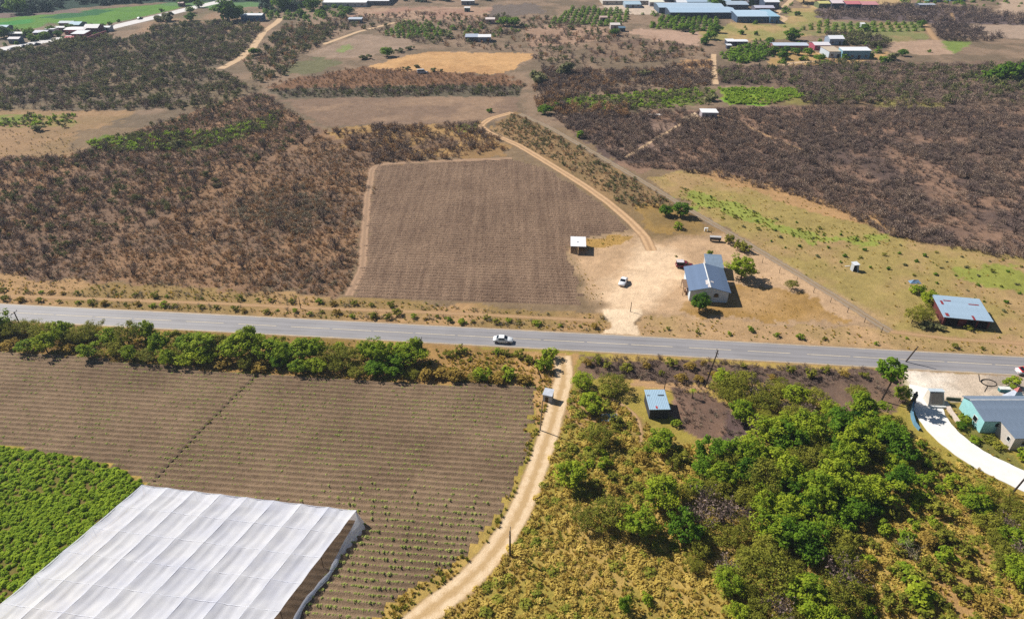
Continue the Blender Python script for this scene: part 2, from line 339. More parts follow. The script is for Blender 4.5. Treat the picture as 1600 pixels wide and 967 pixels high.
# ------------------------------------------------------------------ ground sheet
def axis(parts):
    out = []
    for a, b, s in parts: out += list(np.arange(a, b, s))
    return np.array(out + [parts[-1][1]])
xs = axis([(-4000, -700, 300), (-700, -460, 8), (-460, -180, 2.2), (-180, -90, 1.1), (-90, 90, .65), (90, 180, 1.1), (180, 460, 2.2), (460, 700, 8), (700, 4000, 300)])
ys = axis([(-300, 30, 30), (30, 130, .6), (130, 220, .9), (220, 330, 1.4), (330, 460, 2.2), (460, 700, 3.5), (700, 1000, 20), (1000, 6000, 250)])
gx, gy = np.meshgrid(xs, ys)
X, Y = gx.ravel(), gy.ravel()
wx, wy = fbm(X * .18, Y * .18, 3, 4) - .5, fbm(X * .18, Y * .18, 77, 4) - .5
patch = fbm(X * .07, Y * .07, 31, 5)
col = np.tile(np.array(lin((140, 118, 92))), (len(X), 1))
for pl, c, rag, c2, am in ZP:
    if rag == 2.5:                                       # worn edge that fades out over a few metres
        sm = np.mean([inside(pl, X + wx * 8 + ox, Y + wy * 8 + oy) for ox, oy in ((0, 0), (2, 0), (-2, 0), (0, 2.5), (0, -2.5), (1.2, 1.6), (-1.2, -1.6), (1.2, -1.6), (-1.2, 1.6))], 0)[:, None]
        cc = np.array(c) * (.9 + .2 * patch[:, None]); col = col * (1 - sm) + cc * sm; continue
    m = inside(pl, X + wx * rag * 4, Y + wy * rag * 4)
    if not m.any(): continue
    cc = np.tile(np.array(c), (m.sum(), 1))
    if c2 is not None:
        f = np.clip((patch[m] - .5) * 6 + (am - .5) * 2 + .5, 0, 1)[:, None] * .85
        cc = cc * (1 - f) + np.array(c2) * f
    col[m] = cc
col *= (0.84 + .32 * fbm(X * .35, Y * .35, 5, 4))[:, None]
nx_, ny_ = len(xs), len(ys)
idx = np.arange(nx_ * ny_).reshape(ny_, nx_)
gf = np.stack([idx[:-1, :-1].ravel(), idx[:-1, 1:].ravel(), idx[1:, 1:].ravel(), idx[1:, :-1].ravel()], -1)
gm = bpy.data.meshes.new('ground')
gm.vertices.add(len(X)); gm.vertices.foreach_set('co', np.stack([X, Y, np.zeros_like(X)], -1).astype(np.float32).ravel())
gm.loops.add(gf.size); gm.loops.foreach_set('vertex_index', gf.ravel().astype(np.int32))
gm.polygons.add(len(gf)); gm.polygons.foreach_set('loop_start', (np.arange(len(gf)) * 4).astype(np.int32))
gm.polygons.foreach_set('loop_total', np.full(len(gf), 4, np.int32)); gm.update(calc_edges=True)
ca = gm.color_attributes.new('soil', 'FLOAT_COLOR', 'POINT')
ca.data.foreach_set('color', np.concatenate([col, np.ones((len(X), 1))], 1).astype(np.float32).ravel())
m, t, p = new_mat('dry_ground'); pos = world_pos(t)
n1 = tex_noise(t, .5, pos, 6, .7); n2 = tex_noise(t, 3.0, pos, 4, .7); n3 = tex_noise(t, .12, pos, 4, .6)
f = mathn(t, 'ADD', mathn(t, 'MULTIPLY', n1, .4), mathn(t, 'ADD', mathn(t, 'MULTIPLY', n2, .4), mathn(t, 'MULTIPLY', n3, .2)))
at_ = nd(t, 'ShaderNodeVertexColor', layer_name='soil')
t.links.new(scale_col(t, at_.outputs[0], maprange(t, f, .3, .7, .55, 1.4)), p.inputs['Base Color'])
p.inputs['Roughness'].default_value = .95; p.inputs['Specular IOR Level'].default_value = .1
bump(t, p, mathn(t, 'ADD', n1, mathn(t, 'MULTIPLY', n2, .4)), .25)
gm.materials.append(m)
link('ground', gm, kind='structure', label='dry brown farmland and scrubland seen from the air')

# ------------------------------------------------------------------ roads and tracks (strips on the ground)
def resample(pl, step):
    d = np.r_[0, np.cumsum(np.hypot(*np.diff(pl, axis=0).T))]; n = max(2, int(d[-1] / step) + 1)
    # smooth the polyline with a Catmull-like pass
    s = np.linspace(0, d[-1], n); q = np.stack([np.interp(s, d, pl[:, 0]), np.interp(s, d, pl[:, 1])], -1)
    k = max(1, int(6 / step))
    for _ in range(k): q[1:-1] = (q[:-2] + 2 * q[1:-1] + q[2:]) / 4
    return q, s
def strip(name, pl, hw, z, mat, step=1.0, rag=0.0, v=(-1, -.5, 0, .5, 1), **kw):
    q, s = resample(pl, step); d = np.gradient(q, axis=0); d /= np.linalg.norm(d, axis=1)[:, None]
    nrm = np.stack([-d[:, 1], d[:, 0]], -1); vv = []; uv = []
    for i in range(len(q)):
        for k in v:
            h_ = hw * (1 + (rag * (fbm(np.array([s[i] * .25]), np.array([k * 9.]), 4)[0] - .5) if rag else 0))
            p_ = q[i] + nrm[i] * k * h_; vv.append((p_[0], p_[1], z)); uv.append((s[i], k))
    n = len(v); ff = [(i*n+k, (i+1)*n+k, (i+1)*n+k+1, i*n+k+1)[::-1] for i in range(len(q)-1) for k in range(n-1)]
    me = mesh_np(name, vv, ff, mat); ul = me.uv_layers.new(name='uv')
    li = np.zeros(len(me.loops), np.int32); me.loops.foreach_get('vertex_index', li)
    ul.data.foreach_set('uv', np.array(uv, np.float32)[li].ravel())
    return link(name, me, kind='structure', **kw), q, nrm
def dirt_mat(name, a, b, ruts=True, soft=.35, opacity=1.0, mid=(170, 138, 98)):
    """packed earth with wheel ruts; the edge breaks up into the grass beside it"""
    m, t, p = new_mat(name); pos = world_pos(t)
    sp = nd(t, 'ShaderNodeSeparateXYZ'); uvn = nd(t, 'ShaderNodeUVMap', uv_map='uv'); t.links.new(uvn.outputs[0], sp.inputs[0])
    v = mathn(t, 'ABSOLUTE', sp.outputs[1]); n1 = tex_noise(t, .7, pos, 5, .7); n2 = tex_noise(t, 4, pos, 4)
    c = mixc(t, maprange(t, mathn(t, 'ADD', mathn(t, 'MULTIPLY', n1, .5), mathn(t, 'MULTIPLY', n2, .5)), .35, .65, 0, 1), lin(a), lin(b))
    if ruts:
        r = mathn(t, 'ABSOLUTE', mathn(t, 'SUBTRACT', v, .45)); rr = maprange(t, mathn(t, 'ADD', r, mathn(t, 'MULTIPLY', mathn(t, 'SUBTRACT', n1, .5), .5)), .12, .34, 0, .8)
        c = mixc(t, rr, c, lin(mid))
    t.links.new(c, p.inputs['Base Color']); p.inputs['Roughness'].default_value = .95; p.inputs['Specular IOR Level'].default_value = .1
    bump(t, p, n2, .06)
    e = mathn(t, 'ADD', mathn(t, 'SUBTRACT', 1, v), mathn(t, 'MULTIPLY', mathn(t, 'SUBTRACT', mathn(t, 'ADD', mathn(t, 'MULTIPLY', n1, .6), mathn(t, 'MULTIPLY', n2, .4)), .5), soft * 3))
    al = maprange(t, e, soft * .4, soft * 1.1, 0, opacity)
    tr = nd(t, 'ShaderNodeBsdfTransparent'); mx = nd(t, 'ShaderNodeMixShader')
    t.links.new(al, mx.inputs[0]); t.links.new(tr.outputs[0], mx.inputs[1]); t.links.new(p.outputs[0], mx.inputs[2])
    t.links.new(mx.outputs[0], t.nodes['Material Output'].inputs[0]); return m
D_pale = dirt_mat('pale_dirt', (240, 214, 178), (216, 184, 144), mid=(190, 156, 108))
D_tan = dirt_mat('tan_dirt', (224, 186, 144), (196, 158, 120), mid=(176, 142, 108))
D_edge = dirt_mat('field_edge_dirt', (196, 162, 132), (170, 138, 112), mid=(158, 130, 106), soft=.55)
D_path = dirt_mat('path_dirt', (214, 176, 134), (188, 150, 110), ruts=False, soft=.7, opacity=.8)
D_grey = dirt_mat('grey_gravel', (190, 172, 150), (160, 144, 126), ruts=True, soft=.6, opacity=.85, mid=(160, 134, 102))
D_far = dirt_mat('far_dirt', (222, 190, 154), (200, 168, 132), ruts=False)
D_con = dirt_mat('white_concrete', (250, 246, 240), (238, 232, 224), ruts=False, soft=.1)

# asphalt
m, t, p = new_mat('asphalt'); pos = world_pos(t)
uvn = nd(t, 'ShaderNodeUVMap', uv_map='uv'); sp = nd(t, 'ShaderNodeSeparateXYZ'); t.links.new(uvn.outputs[0], sp.inputs[0])
mp = nd(t, 'ShaderNodeMapping'); mp.inputs['Scale'].default_value = (.05, 2.2, 1); t.links.new(uvn.outputs[0], mp.inputs[0])
n1 = tex_noise(t, 1.0, mp.outputs[0], 5, .6); n2 = tex_noise(t, 8, pos, 3); n3 = tex_noise(t, .12, pos, 4)
f = mathn(t, 'ADD', mathn(t, 'MULTIPLY', n1, .5), mathn(t, 'ADD', mathn(t, 'MULTIPLY', n2, .2), mathn(t, 'MULTIPLY', n3, .3)))
ac = mixc(t, maprange(t, f, .35, .65, 0, 1), lin((130, 127, 129)), lin((160, 156, 157)))
ev = mathn(t, 'ABSOLUTE', sp.outputs[1]); n4 = tex_noise(t, .5, pos, 5, .7)                     # dust drifting in from the edges
ac = mixc(t, maprange(t, mathn(t, 'ADD', ev, mathn(t, 'MULTIPLY', mathn(t, 'SUBTRACT', n4, .5), .5)), .86, 1.02, 0, .75), ac, lin((200, 172, 138)))
wt = mathn(t, 'ABSOLUTE', mathn(t, 'SUBTRACT', mathn(t, 'ABSOLUTE', mathn(t, 'SUBTRACT', ev, .48)), .22))   # polished wheel paths
ac = mixc(t, maprange(t, wt, .0, .14, .35, 0), ac, lin((172, 168, 170)))
t.links.new(ac, p.inputs['Base Color'])
p.inputs['Roughness'].default_value = .6; p.inputs['Specular IOR Level'].default_value = .4; bump(t, p, n2, .01)
M['asphalt'] = m
M['paint'] = plain((224, 208, 180), .7, name='road_paint', var=.3, scale=.8)
M['edge'] = dirt_mat('road_edge', (206, 178, 142), (184, 152, 114), ruts=False, soft=.3)
strip('road_shoulder', T['road'][0], 4.7, .006, M['edge'], 1.5, label='pale dusty shoulder along the asphalt road')
road, rq, rn = strip('road', T['road'][0], 3.5, .018, M['asphalt'], 2.0, label='grey two lane asphalt road crossing the picture')
for sgn in (-1, 1):                                                         # edge lines
    strip('road_marking', rq + rn * sgn * 3.2, .055, .024, M['paint'], 2.5, v=(-1, 1), label='faded white edge line along the road')
# centre line dashes
d0 = np.r_[0, np.cumsum(np.hypot(*np.diff(rq, axis=0).T))]
mb = MB()
s_ = 3.0
while s_ < d0[-1] - 12:
    a = [np.interp(s_ + k, d0, rq[:, 0]) for k in (0, 9)]; b = [np.interp(s_ + k, d0, rq[:, 1]) for k in (0, 9)]
    dx, dy = a[1] - a[0], b[1] - b[0]; L = math.hypot(dx, dy); ox, oy = -dy / L * .085, dx / L * .085
    mb.add([(a[0]-ox, b[0]-oy, .024), (a[1]-ox, b[1]-oy, .024), (a[1]+ox, b[1]+oy, .024), (a[0]+ox, b[0]+oy, .024)], [(0, 1, 2, 3)])
    s_ += 9.6 if int(s_ / 37) % 3 else 12.5
mb.build('centre_line', M['paint'], kind='structure', label='faded cream centre line of the asphalt road')
for nm, mt, lb, rag in (('lane', D_grey, 'grey gravel lane running up the right side of the plot', .5), ('farm_track', D_tan, 'two rut farm track curving past the ploughed field', .3),
        ('side_track', D_pale, 'pale dirt track leading down from the road beside the crop field', .3), ('verge_path', D_path, 'narrow dirt path along the north verge', .8),
        ('verge_path_right', D_path, 'narrow dirt path below the red walled shack', .8), ('field_edge_track', D_edge, 'dusty track along the ploughed field edge', .6),
        ('house_path', D_far, 'thin footpath down from the white house in the scrub', .5), ('scrub_path', D_path, 'ochre path through the dark scrub', .6),
        ('far_track', D_far, 'pale track through the far brown scrub', .5), ('hill_track', D_far, 'winding pale track in the far left', .4),
        ('north_path', D_far, 'pale path beside the far grey field', .5), ('factory_path', D_far, 'pale drive beside the long blue roofed sheds', .2),
        ('factory_spur', D_far, 'pale loop at the end of the long sheds', .2), ('barn_path', D_far, 'pale path below the far farm buildings', .4),
        ('far_lane', D_path, 'straight ochre lane between far orchards', .1), ('far_lane_two', D_path, 'short ochre lane far right', .1),
        ('hut_path', D_path, 'thin path behind the metal roofed hut', .6), ('foot_path', D_path, 'winding footpath beside the hut', .8)):
    if nm in ('hut_path', 'plot_path'): hw = T[nm][1]
    strip({'lane': 'gravel_lane', 'side_track': 'dirt_road'}.get(nm, nm), T[nm][0], T[nm][1] * 1.25, .012 + .0007 * len(nm), mt, .8, rag, v=(-1, -.7, -.45, -.2, .2, .45, .7, 1), label=lb)
strip('highway', T['highway'][0], 5.5, .02, plain((226, 220, 216), .8, name='pale_highway', var=.15, scale=.2), 4, label='pale highway in the far top left')
# concrete drive with a real slab edge
q, s_ = resample(T['drive'][0], .8); d = np.gradient(q, axis=0); d /= np.linalg.norm(d, axis=1)[:, None]; nr = np.stack([-d[:, 1], d[:, 0]], -1)
mb = MB(); v = []
for i in range(len(q)):
    for k, z in ((-1, 0), (-1, .1), (1, .1), (1, 0)):
        wv = 2.75 + .06 * math.sin(i * 1.7) + 0; a = q[i] + nr[i] * k * wv; v.append((a[0], a[1], z))
mb.add(v, [(i*4+k, i*4+k+1, (i+1)*4+k+1, (i+1)*4+k) for i in range(len(q)-1) for k in range(3)])
M['concrete'] = plain((246, 242, 236), .8, name='new_concrete', var=.1, scale=.6)
mb.build('concrete_drive', M['concrete'], kind='structure', label='bright white concrete drive curving to the lower right')

# ------------------------------------------------------------------ ploughed fields with real furrows
RD = T['road'][0]; rdir = np.array(RD[9] - RD[4]); rdir /= np.linalg.norm(rdir); rnor = np.array([-rdir[1], rdir[0]])
def spans(pl, v, e, nrm):
    """where the row at offset v crosses the polygon, as distances along e"""
    a = pl @ e; b = pl @ nrm; xs_ = []
    for i in range(len(pl)):
        j = (i + 1) % len(pl)
        if (b[i] > v) != (b[j] > v): xs_.append(a[i] + (a[j] - a[i]) * (v - b[i]) / (b[j] - b[i]))
    xs_.sort(); return list(zip(xs_[::2], xs_[1::2]))
def furrows(name, pl, e, pitch, height, mat, label, step=.8, wob=.12, seed=0):
    nrm = np.array([-e[1], e[0]]); b = pl @ nrm; rows = []; V = []; F = []
    for v in np.arange(b.min() + pitch / 2, b.max(), pitch):
        for u0, u1 in spans(pl, v, e, nrm):
            u0 += float(rng.normal(0, .5)); u1 += float(rng.normal(0, .5))
            if u1 - u0 < 1.5: continue
            rows.append((v, u0, u1)); n = int((u1 - u0) / step) + 2; u = np.linspace(u0, u1, n)
            wv = (fbm(u * .12, np.full(n, v * .05), seed, 3) - .5) * wob * 4
            hh = height * (.6 + .8 * fbm(u * .9, np.full(n, v * 7.1), seed + 5, 3)); hh[0] = hh[-1] = .02
            base = len(V); kk = ((-.5, .012, 0), (-.22, .12, 1), (-.07, .96, 1), (.09, .96, 1), (.5, .012, 0))
            for i in range(n):
                for k, g, ish in kk:
                    off = v + k * pitch + wv[i]; pt = e * u[i] + nrm * off
                    V.append((pt[0], pt[1], .012 + (hh[i] * g if ish else 0)))
            F += [(base + i*5+k, base + (i+1)*5+k, base + (i+1)*5+k+1, base + i*5+k+1) for i in range(n-1) for k in range(4)]
    me = mesh_np(name, V, F, mat, True)
    link(name, me, kind='structure', label=label); return rows, nrm
CROP = poly([(-160, 540), (0, 549), (130, 558), (260, 570), (420, 588), (640, 597), (834, 604), (832, 640), (826, 690), (808, 745), (780, 800), (742, 850), (690, 895), (630, 930), (560, 985), (300, 1040), (-160, 1040), (-160, 700), (0, 697), (90, 708), (160, 722), (225, 752), (100, 862), (0, 946), (-160, 1030)])
CROP = poly([(-160, 540), (0, 549), (130, 558), (260, 570), (420, 588), (640, 597), (834, 604), (832, 640), (826, 690), (808, 745), (780, 800), (742, 850), (690, 895), (630, 930), (560, 985), (480, 1040), (60, 1040), (225, 752), (160, 722), (90, 708), (0, 697), (-160, 690)])
M['ridge'] = soil_mat('ridged_soil', (106, 86, 68), (168, 142, 114), 1.0)
m, t, p = new_mat('ploughed_soil'); pos = world_pos(t)
mp = nd(t, 'ShaderNodeMapping'); mp.inputs['Scale'].default_value = (.75, .03, 1); t.links.new(pos, mp.inputs[0])
n0 = tex_noise(t, 1.0, mp.outputs[0], 3, .6); n1 = tex_noise(t, .06, pos, 5); n2 = tex_noise(t, .8, pos, 4, .7); n3 = tex_noise(t, 3.2, pos, 3, .7)
f = mathn(t, 'ADD', mathn(t, 'MULTIPLY', n0, .22), mathn(t, 'ADD', mathn(t, 'MULTIPLY', n1, .22), mathn(t, 'ADD', mathn(t, 'MULTIPLY', n2, .22), mathn(t, 'MULTIPLY', n3, .34))))
t.links.new(mixc(t, maprange(t, f, .38, .62, 0, 1), lin((106, 84, 70)), lin((180, 150, 124))), p.inputs['Base Color'])
p.inputs['Roughness'].default_value = .95; p.inputs['Specular IOR Level'].default_value = .1; bump(t, p, mathn(t, 'ADD', n2, n3), .3)
M['plough'] = m
crop_rows, crop_n = furrows('crop_field', CROP, rdir, 1.22, .30, M['ridge'], 'brown ridged crop field below the hedge', .7, .1, 3)
PLOUGH = poly([(549, 464), (572, 410), (576, 350), (582, 300), (590, 259), (690, 254), (795, 249), (850, 262), (905, 296), (950, 328), (982, 360), (905, 372), (888, 378), (884, 396), (900, 430), (906, 477), (760, 472)])
pdir = at(900, 474) - at(560, 462); pdir /= np.linalg.norm(pdir)
furrows('ploughed_field', PLOUGH, pdir, 1.4, .22, M['plough'], 'large bare ploughed field with fine furrows', .9, .1, 21)
# ditch line across the crop field
strip('field_ditch', poly([(405, 583), (380, 605), (330, 655), (285, 702), (240, 752)]), .35, .2, dirt_mat('ditch_soil', (84, 68, 58), (104, 86, 70), False), .6, .6, label='dark diagonal ditch line across the crop field')

# ------------------------------------------------------------------ plant prototypes
def blob_dirs(n): 
    d = rng.normal(size=(n, 3)); return d / np.linalg.norm(d, axis=1)[:, None]
def leaf_faces(cen, size, nrm, seed_tint, elong=1.5):
    """one rhombic leaf spray per centre"""
    n = len(cen); a = np.cross(nrm, blob_dirs(n)); a /= np.linalg.norm(a, axis=1)[:, None] + 1e-9; b = np.cross(nrm, a)
    s = size[:, None]
    v = np.stack([cen - a * s * elong * .5, cen - b * s * .5, cen + a * s * elong * .5, cen + b * s * .5], 1).reshape(-1, 3)
    return v, np.arange(4 * n).reshape(n, 4), seed_tint
def crown(Rr, H, base, nclump, per, leaf, flat=1.0, crad=.34, droop=0.0):
    """leaf sprays gathered in clumps through an uneven dome of radius Rr, from height base to H"""
    cz = (H + base) / 2; hz = (H - base) / 2; cl = []
    lob = [(rng.uniform(0, 6.28), rng.uniform(.0, .55) * Rr, rng.uniform(.6, .95)) for _ in range(rng.integers(3, 6))]
    while len(cl) < nclump:
        an, off, sc = lob[rng.integers(len(lob))]
        d = blob_dirs(1)[0]; r = rng.uniform(.45, 1.0) ** .5
        pz = cz + d[2] * r * hz * sc * flat + (sc - .75) * hz * .6
        pt = np.array([math.cos(an) * off * .7 + d[0] * r * Rr * sc, math.sin(an) * off * .7 + d[1] * r * Rr * sc, pz])
        if pt[2] < base * .8: continue
        cl.append(pt)
    cl = np.array(cl); ce = []; no = []; ti = []; sz = []
    for c in cl:
        n = int(per * rng.uniform(.6, 1.4)); d = blob_dirs(n); rr = rng.uniform(.3, 1, n) ** .6 * crad * Rr * rng.uniform(.5, 1.5)
        q = c + d * rr[:, None] * np.array([rng.uniform(.7, 1.5), rng.uniform(.7, 1.5), rng.uniform(.5, .9)]); ce.append(q)
        up = d * .8 + np.array([0, 0, .7]) + blob_dirs(n) * .7; no.append(up / np.linalg.norm(up, axis=1)[:, None])
        ti.append(np.clip(rng.uniform(.1, .9) + rng.normal(0, .12, n), 0, 1)); sz.append(leaf * rng.uniform(.6, 1.3, n))
    return leaf_faces(np.concatenate(ce), np.concatenate(sz), np.concatenate(no), np.concatenate(ti)), cl
def trunk_mesh(name, cl, h0, r0, mat, lean=.15, nl=7, split=.35):
    mb = MB(); tip = Vector((rng.normal(0, lean), rng.normal(0, lean), h0))
    mb.tube([(0, 0, -.1), (tip.x * .3, tip.y * .4, h0 * .5), tip], [r0 * 1.25, r0, r0 * .8], 7)
    sel = cl[rng.permutation(len(cl))[:nl]]
    for c in sel:
        c = Vector(c); s0 = Vector((tip.x * .7, tip.y * .7, h0 * rng.uniform(split + .3, 1.0))); mid = s0.lerp(c, .5) + Vector((rng.normal(0, .12), rng.normal(0, .12), .12))
        mb.tube([s0, mid, c], [r0 * .55, r0 * .35, r0 * .1], 5, False)
    return mb.mesh(name, mat)
PROTO = {}
def tree_kind(kind, mat, n, Rr, H, base, nclump, per, leaf, r0, **kw):
    PROTO[kind] = []
    for i in range(n):
        rr = Rr * rng.uniform(.88, 1.12); (v, f, ti), cl = crown(rr, H * rng.uniform(.9, 1.1), base, nclump, per, leaf, **kw)
        PROTO[kind].append((mesh_np(kind + '_crown', v, f, M[mat], fattr=ti), trunk_mesh(kind + '_trunk', cl, max(base * 1.3, H * .4), r0, M['bark']), rr))
tree_kind('bright', 'bright', 4, 2.6, 4.4, .8, 62, 56, .22, .14, crad=.23)
tree_kind('dark', 'dark', 4, 2.8, 5.0, .6, 62, 54, .26, .16, crad=.22)
tree_kind('olive', 'olive', 4, 2.6, 3.8, .9, 70, 44, .15, .12, flat=.9, crad=.22)
tree_kind('dry', 'dryleaf', 3, 1.6, 2.0, .2, 20, 46, .22, .06)
tree_kind('bush', 'bright', 3, 1.1, 1.5, .1, 14, 40, .22, .05)
tree_kind('obush', 'olive', 3, 1.1, 1.5, .1, 14, 40, .2, .05)
tree_kind('fartree', 'dark', 3, 3.6, 6.5, .8, 34, 40, .7, .2)
tree_kind('farbush', 'dark', 3, 1.5, 2.1, .15, 12, 26, .5, .08)
tree_kind('faroliv', 'scrubgreen', 3, 1.5, 2.0, .1, 12, 26, .5, .08)
def twigs(Rr, H, nst, nbr, wd, leafn=0, leaf=.14, up=.8):
    """leafless shrub: forked stems and twigs as thin tapering blades, with a few withered leaves"""
    V = []; F = []; Tn = []; tips = []
    def blade(a, b, w_, tn):
        d = b - a; s = np.cross(d, rng.normal(size=3)); s = s / (np.linalg.norm(s) + 1e-9) * w_; n = len(V)
        V.extend([a - s, a + s, b + s * .35, b - s * .35]); F.append((n, n+1, n+2, n+3)); Tn.append(tn)
        s2 = np.cross(d, s); s2 = s2 / (np.linalg.norm(s2) + 1e-9) * w_; n = len(V)
        V.extend([a - s2, a + s2, b + s2 * .35, b - s2 * .35]); F.append((n, n+1, n+2, n+3)); Tn.append(tn)
    for _ in range(nst):
        an = rng.uniform(0, 6.28); r = Rr * rng.uniform(.25, 1); tn = rng.uniform(.1, .9)
        root = np.array([rng.normal(0, .12 * Rr), rng.normal(0, .12 * Rr), -.05])
        end = np.array([math.cos(an) * r, math.sin(an) * r, H * rng.uniform(.55, 1.0) * (1 - .35 * (r / Rr) ** 2)])
        mid = root * .4 + end * .6 + np.array([0, 0, H * .12]) + rng.normal(0, .06, 3)
        blade(root, mid, wd, tn); blade(mid, end, wd * .7, tn)
        for _ in range(nbr):
            k = rng.uniform(.2, 1); st = root * (1 - k) + mid * k if rng.random() < .4 else mid * (1 - k) + end * k
            d = rng.normal(size=3); d[2] = abs(d[2]) * up + .2; d = d / np.linalg.norm(d) * rng.uniform(.25, .6) * H * .6
            blade(st, st + d, wd * .5, np.clip(tn + rng.normal(0, .2), 0, 1)); tips.append(st + d)
    if leafn:
        tp = np.array(tips)[rng.integers(0, len(tips), leafn)] + rng.normal(0, .1, (leafn, 3)); tp[:, 2] = np.maximum(tp[:, 2], .03)
        lv, lf, lt = leaf_faces(tp, leaf * rng.uniform(.6, 1.4, leafn), blob_dirs(leafn), rng.uniform(0, 1, leafn))
        n = len(V); V = np.concatenate([np.array(V), lv]); F = F + [tuple(int(i) + n for i in q) for q in lf]; Tn = Tn + list(lt)
    return np.array(V), F, Tn
SHRUB = {}
def shrub_kind(kind, mat, n, *a, **k):
    SHRUB[kind] = []
    for i in range(n):
        v, f, ti = twigs(*a, **k); SHRUB[kind].append(mesh_np(kind, v, f, M[mat], fattr=ti))
shrub_kind('bare', 'twig', 5, 1.1, 1.35, 12, 10, .02, 40, .12)
shrub_kind('baredark', 'darktwig', 4, 1.15, 1.35, 12, 10, .026, 40, .14)
shrub_kind('baregrey', 'greytwig', 4, .8, .9, 12, 8, .02, 24, .1)
shrub_kind('rusty', 'rust', 4, .9, 1.1, 10, 8, .02, 90, .14)
shrub_kind('green', 'scrubgreen', 4, 1.1, 1.3, 8, 5, .025, 150, .2)
shrub_kind('lime', 'limegreen', 3, .9, .8, 7, 4, .03, 90, .28)
def tuft(Rr, H, n, wd):
    V = []; F = []; ti = []
    for i in range(n):
        an = rng.uniform(0, 6.28); r0 = Rr * rng.uniform(0, .4); r1 = Rr * rng.uniform(.4, 1); a2 = an + rng.normal(0, .4)
        a = np.array([math.cos(an)*r0, math.sin(an)*r0, -.02]); b = np.array([math.cos(a2)*r1, math.sin(a2)*r1, H * rng.uniform(.5, 1)])
        s = np.array([-math.sin(an), math.cos(an), 0]) * wd; k = len(V)
        mid = (a + b) / 2 + np.array([0, 0, H * .15])
        V += [a - s, a + s, mid + s, mid - s, b]; F += [(k, k+1, k+2, k+3), (k+3, k+2, k+4)]; q = rng.uniform(0, 1); ti += [q, q]
    return np.array(V), F, ti
def tuft_kind(kind, mat, n, *a):
    SHRUB[kind] = []
    for i in range(n): v, f, ti = tuft(*a); SHRUB[kind].append(mesh_np(kind, v, f, M[mat], fattr=ti))
tuft_kind('straw', 'grassy', 4, .45, .5, 34, .035)
tuft_kind('grass', 'grassgreen', 4, .42, .45, 34, .04)
tuft_kind('seedling', 'seedling', 3, .28, .26, 16, .05)
def leafy(kind, mat, n, Rr, H, cnt, leaf):
    SHRUB[kind] = []
    for i in range(n):
        d = blob_dirs(cnt); d[:, 2] = np.abs(d[:, 2]); q = d * np.array([Rr, Rr, H]) * (rng.uniform(.35, 1, cnt) ** .5)[:, None]
        up = d + np.array([0, 0, .8]) + blob_dirs(cnt) * .6; up /= np.linalg.norm(up, axis=1)[:, None]
        v, f, ti = leaf_faces(q, leaf * rng.uniform(.6, 1.3, cnt), up, np.clip(rng.uniform(.2, .8) + rng.normal(0, .2, cnt), 0, 1)); SHRUB[kind].append(mesh_np(kind, v, f, M[mat], fattr=ti))
leafy('cropclump', 'crop', 4, .55, .6, 70, .26)
leafy('sprout', 'seedling', 3, .27, .13, 20, .17)
leafy('cropplant', 'seedling', 3, .3, .34, 26, .2)
leafy('mound', 'grassy', 4, .75, .5, 80, .2)
leafy('greenmound', 'grassgreen', 4, .7, .5, 80, .2)
leafy('orchard', 'dark', 4, 1.3, 2.0, 90, .5)
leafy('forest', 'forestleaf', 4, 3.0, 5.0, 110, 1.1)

# ------------------------------------------------------------------ scatter of uncountable growth (geometry nodes on a point mesh)
PADS = []                                              # building footprints etc. that growth keeps clear of
def blocked(x, y, extra=0.0):
    b = np.zeros(x.shape, bool)
    for nm, (pl, hw) in T.items():
        k = (x > pl[:, 0].min() - hw - 3) & (x < pl[:, 0].max() + hw + 3) & (y > pl[:, 1].min() - hw - 3) & (y < pl[:, 1].max() + hw + 3)
        if k.any(): b[k] |= dist_line(pl, x[k], y[k]) < hw + extra + (.6 if nm in ('road', 'highway') else -.2)
    for cx, cy, r in PADS: b |= (x - cx) ** 2 + (y - cy) ** 2 < r * r
    return b
def sample(pts, density, seed, clump=0.0, freq=.08, holes=(), rag=0.0, extra=0.0, thr=.5):
    pl = poly(pts) if not isinstance(pts, np.ndarray) else pts
    g = np.random.default_rng(seed); lo, hi = pl.min(0), pl.max(0); n = int(np.prod(hi - lo) * density)
    x = g.uniform(lo[0], hi[0], n); y = g.uniform(lo[1], hi[1], n)
    k = inside(pl, x + (fbm(x * .2, y * .2, 3) - .5) * rag * 4, y + (fbm(x * .2, y * .2, 77) - .5) * rag * 4)
    for h_ in holes: k &= ~inside(poly(h_), x, y)
    x, y = x[k], y[k]
    if clump:
        f = fbm(x * freq, y * freq, seed, 4); k = g.random(len(x)) < np.clip(1 - clump + clump * 2 * np.clip((f - thr) * 5 + .5, 0, 1), 0, 1); x, y = x[k], y[k]
    k = ~blocked(x, y, extra); return x[k], y[k]
NG = {}
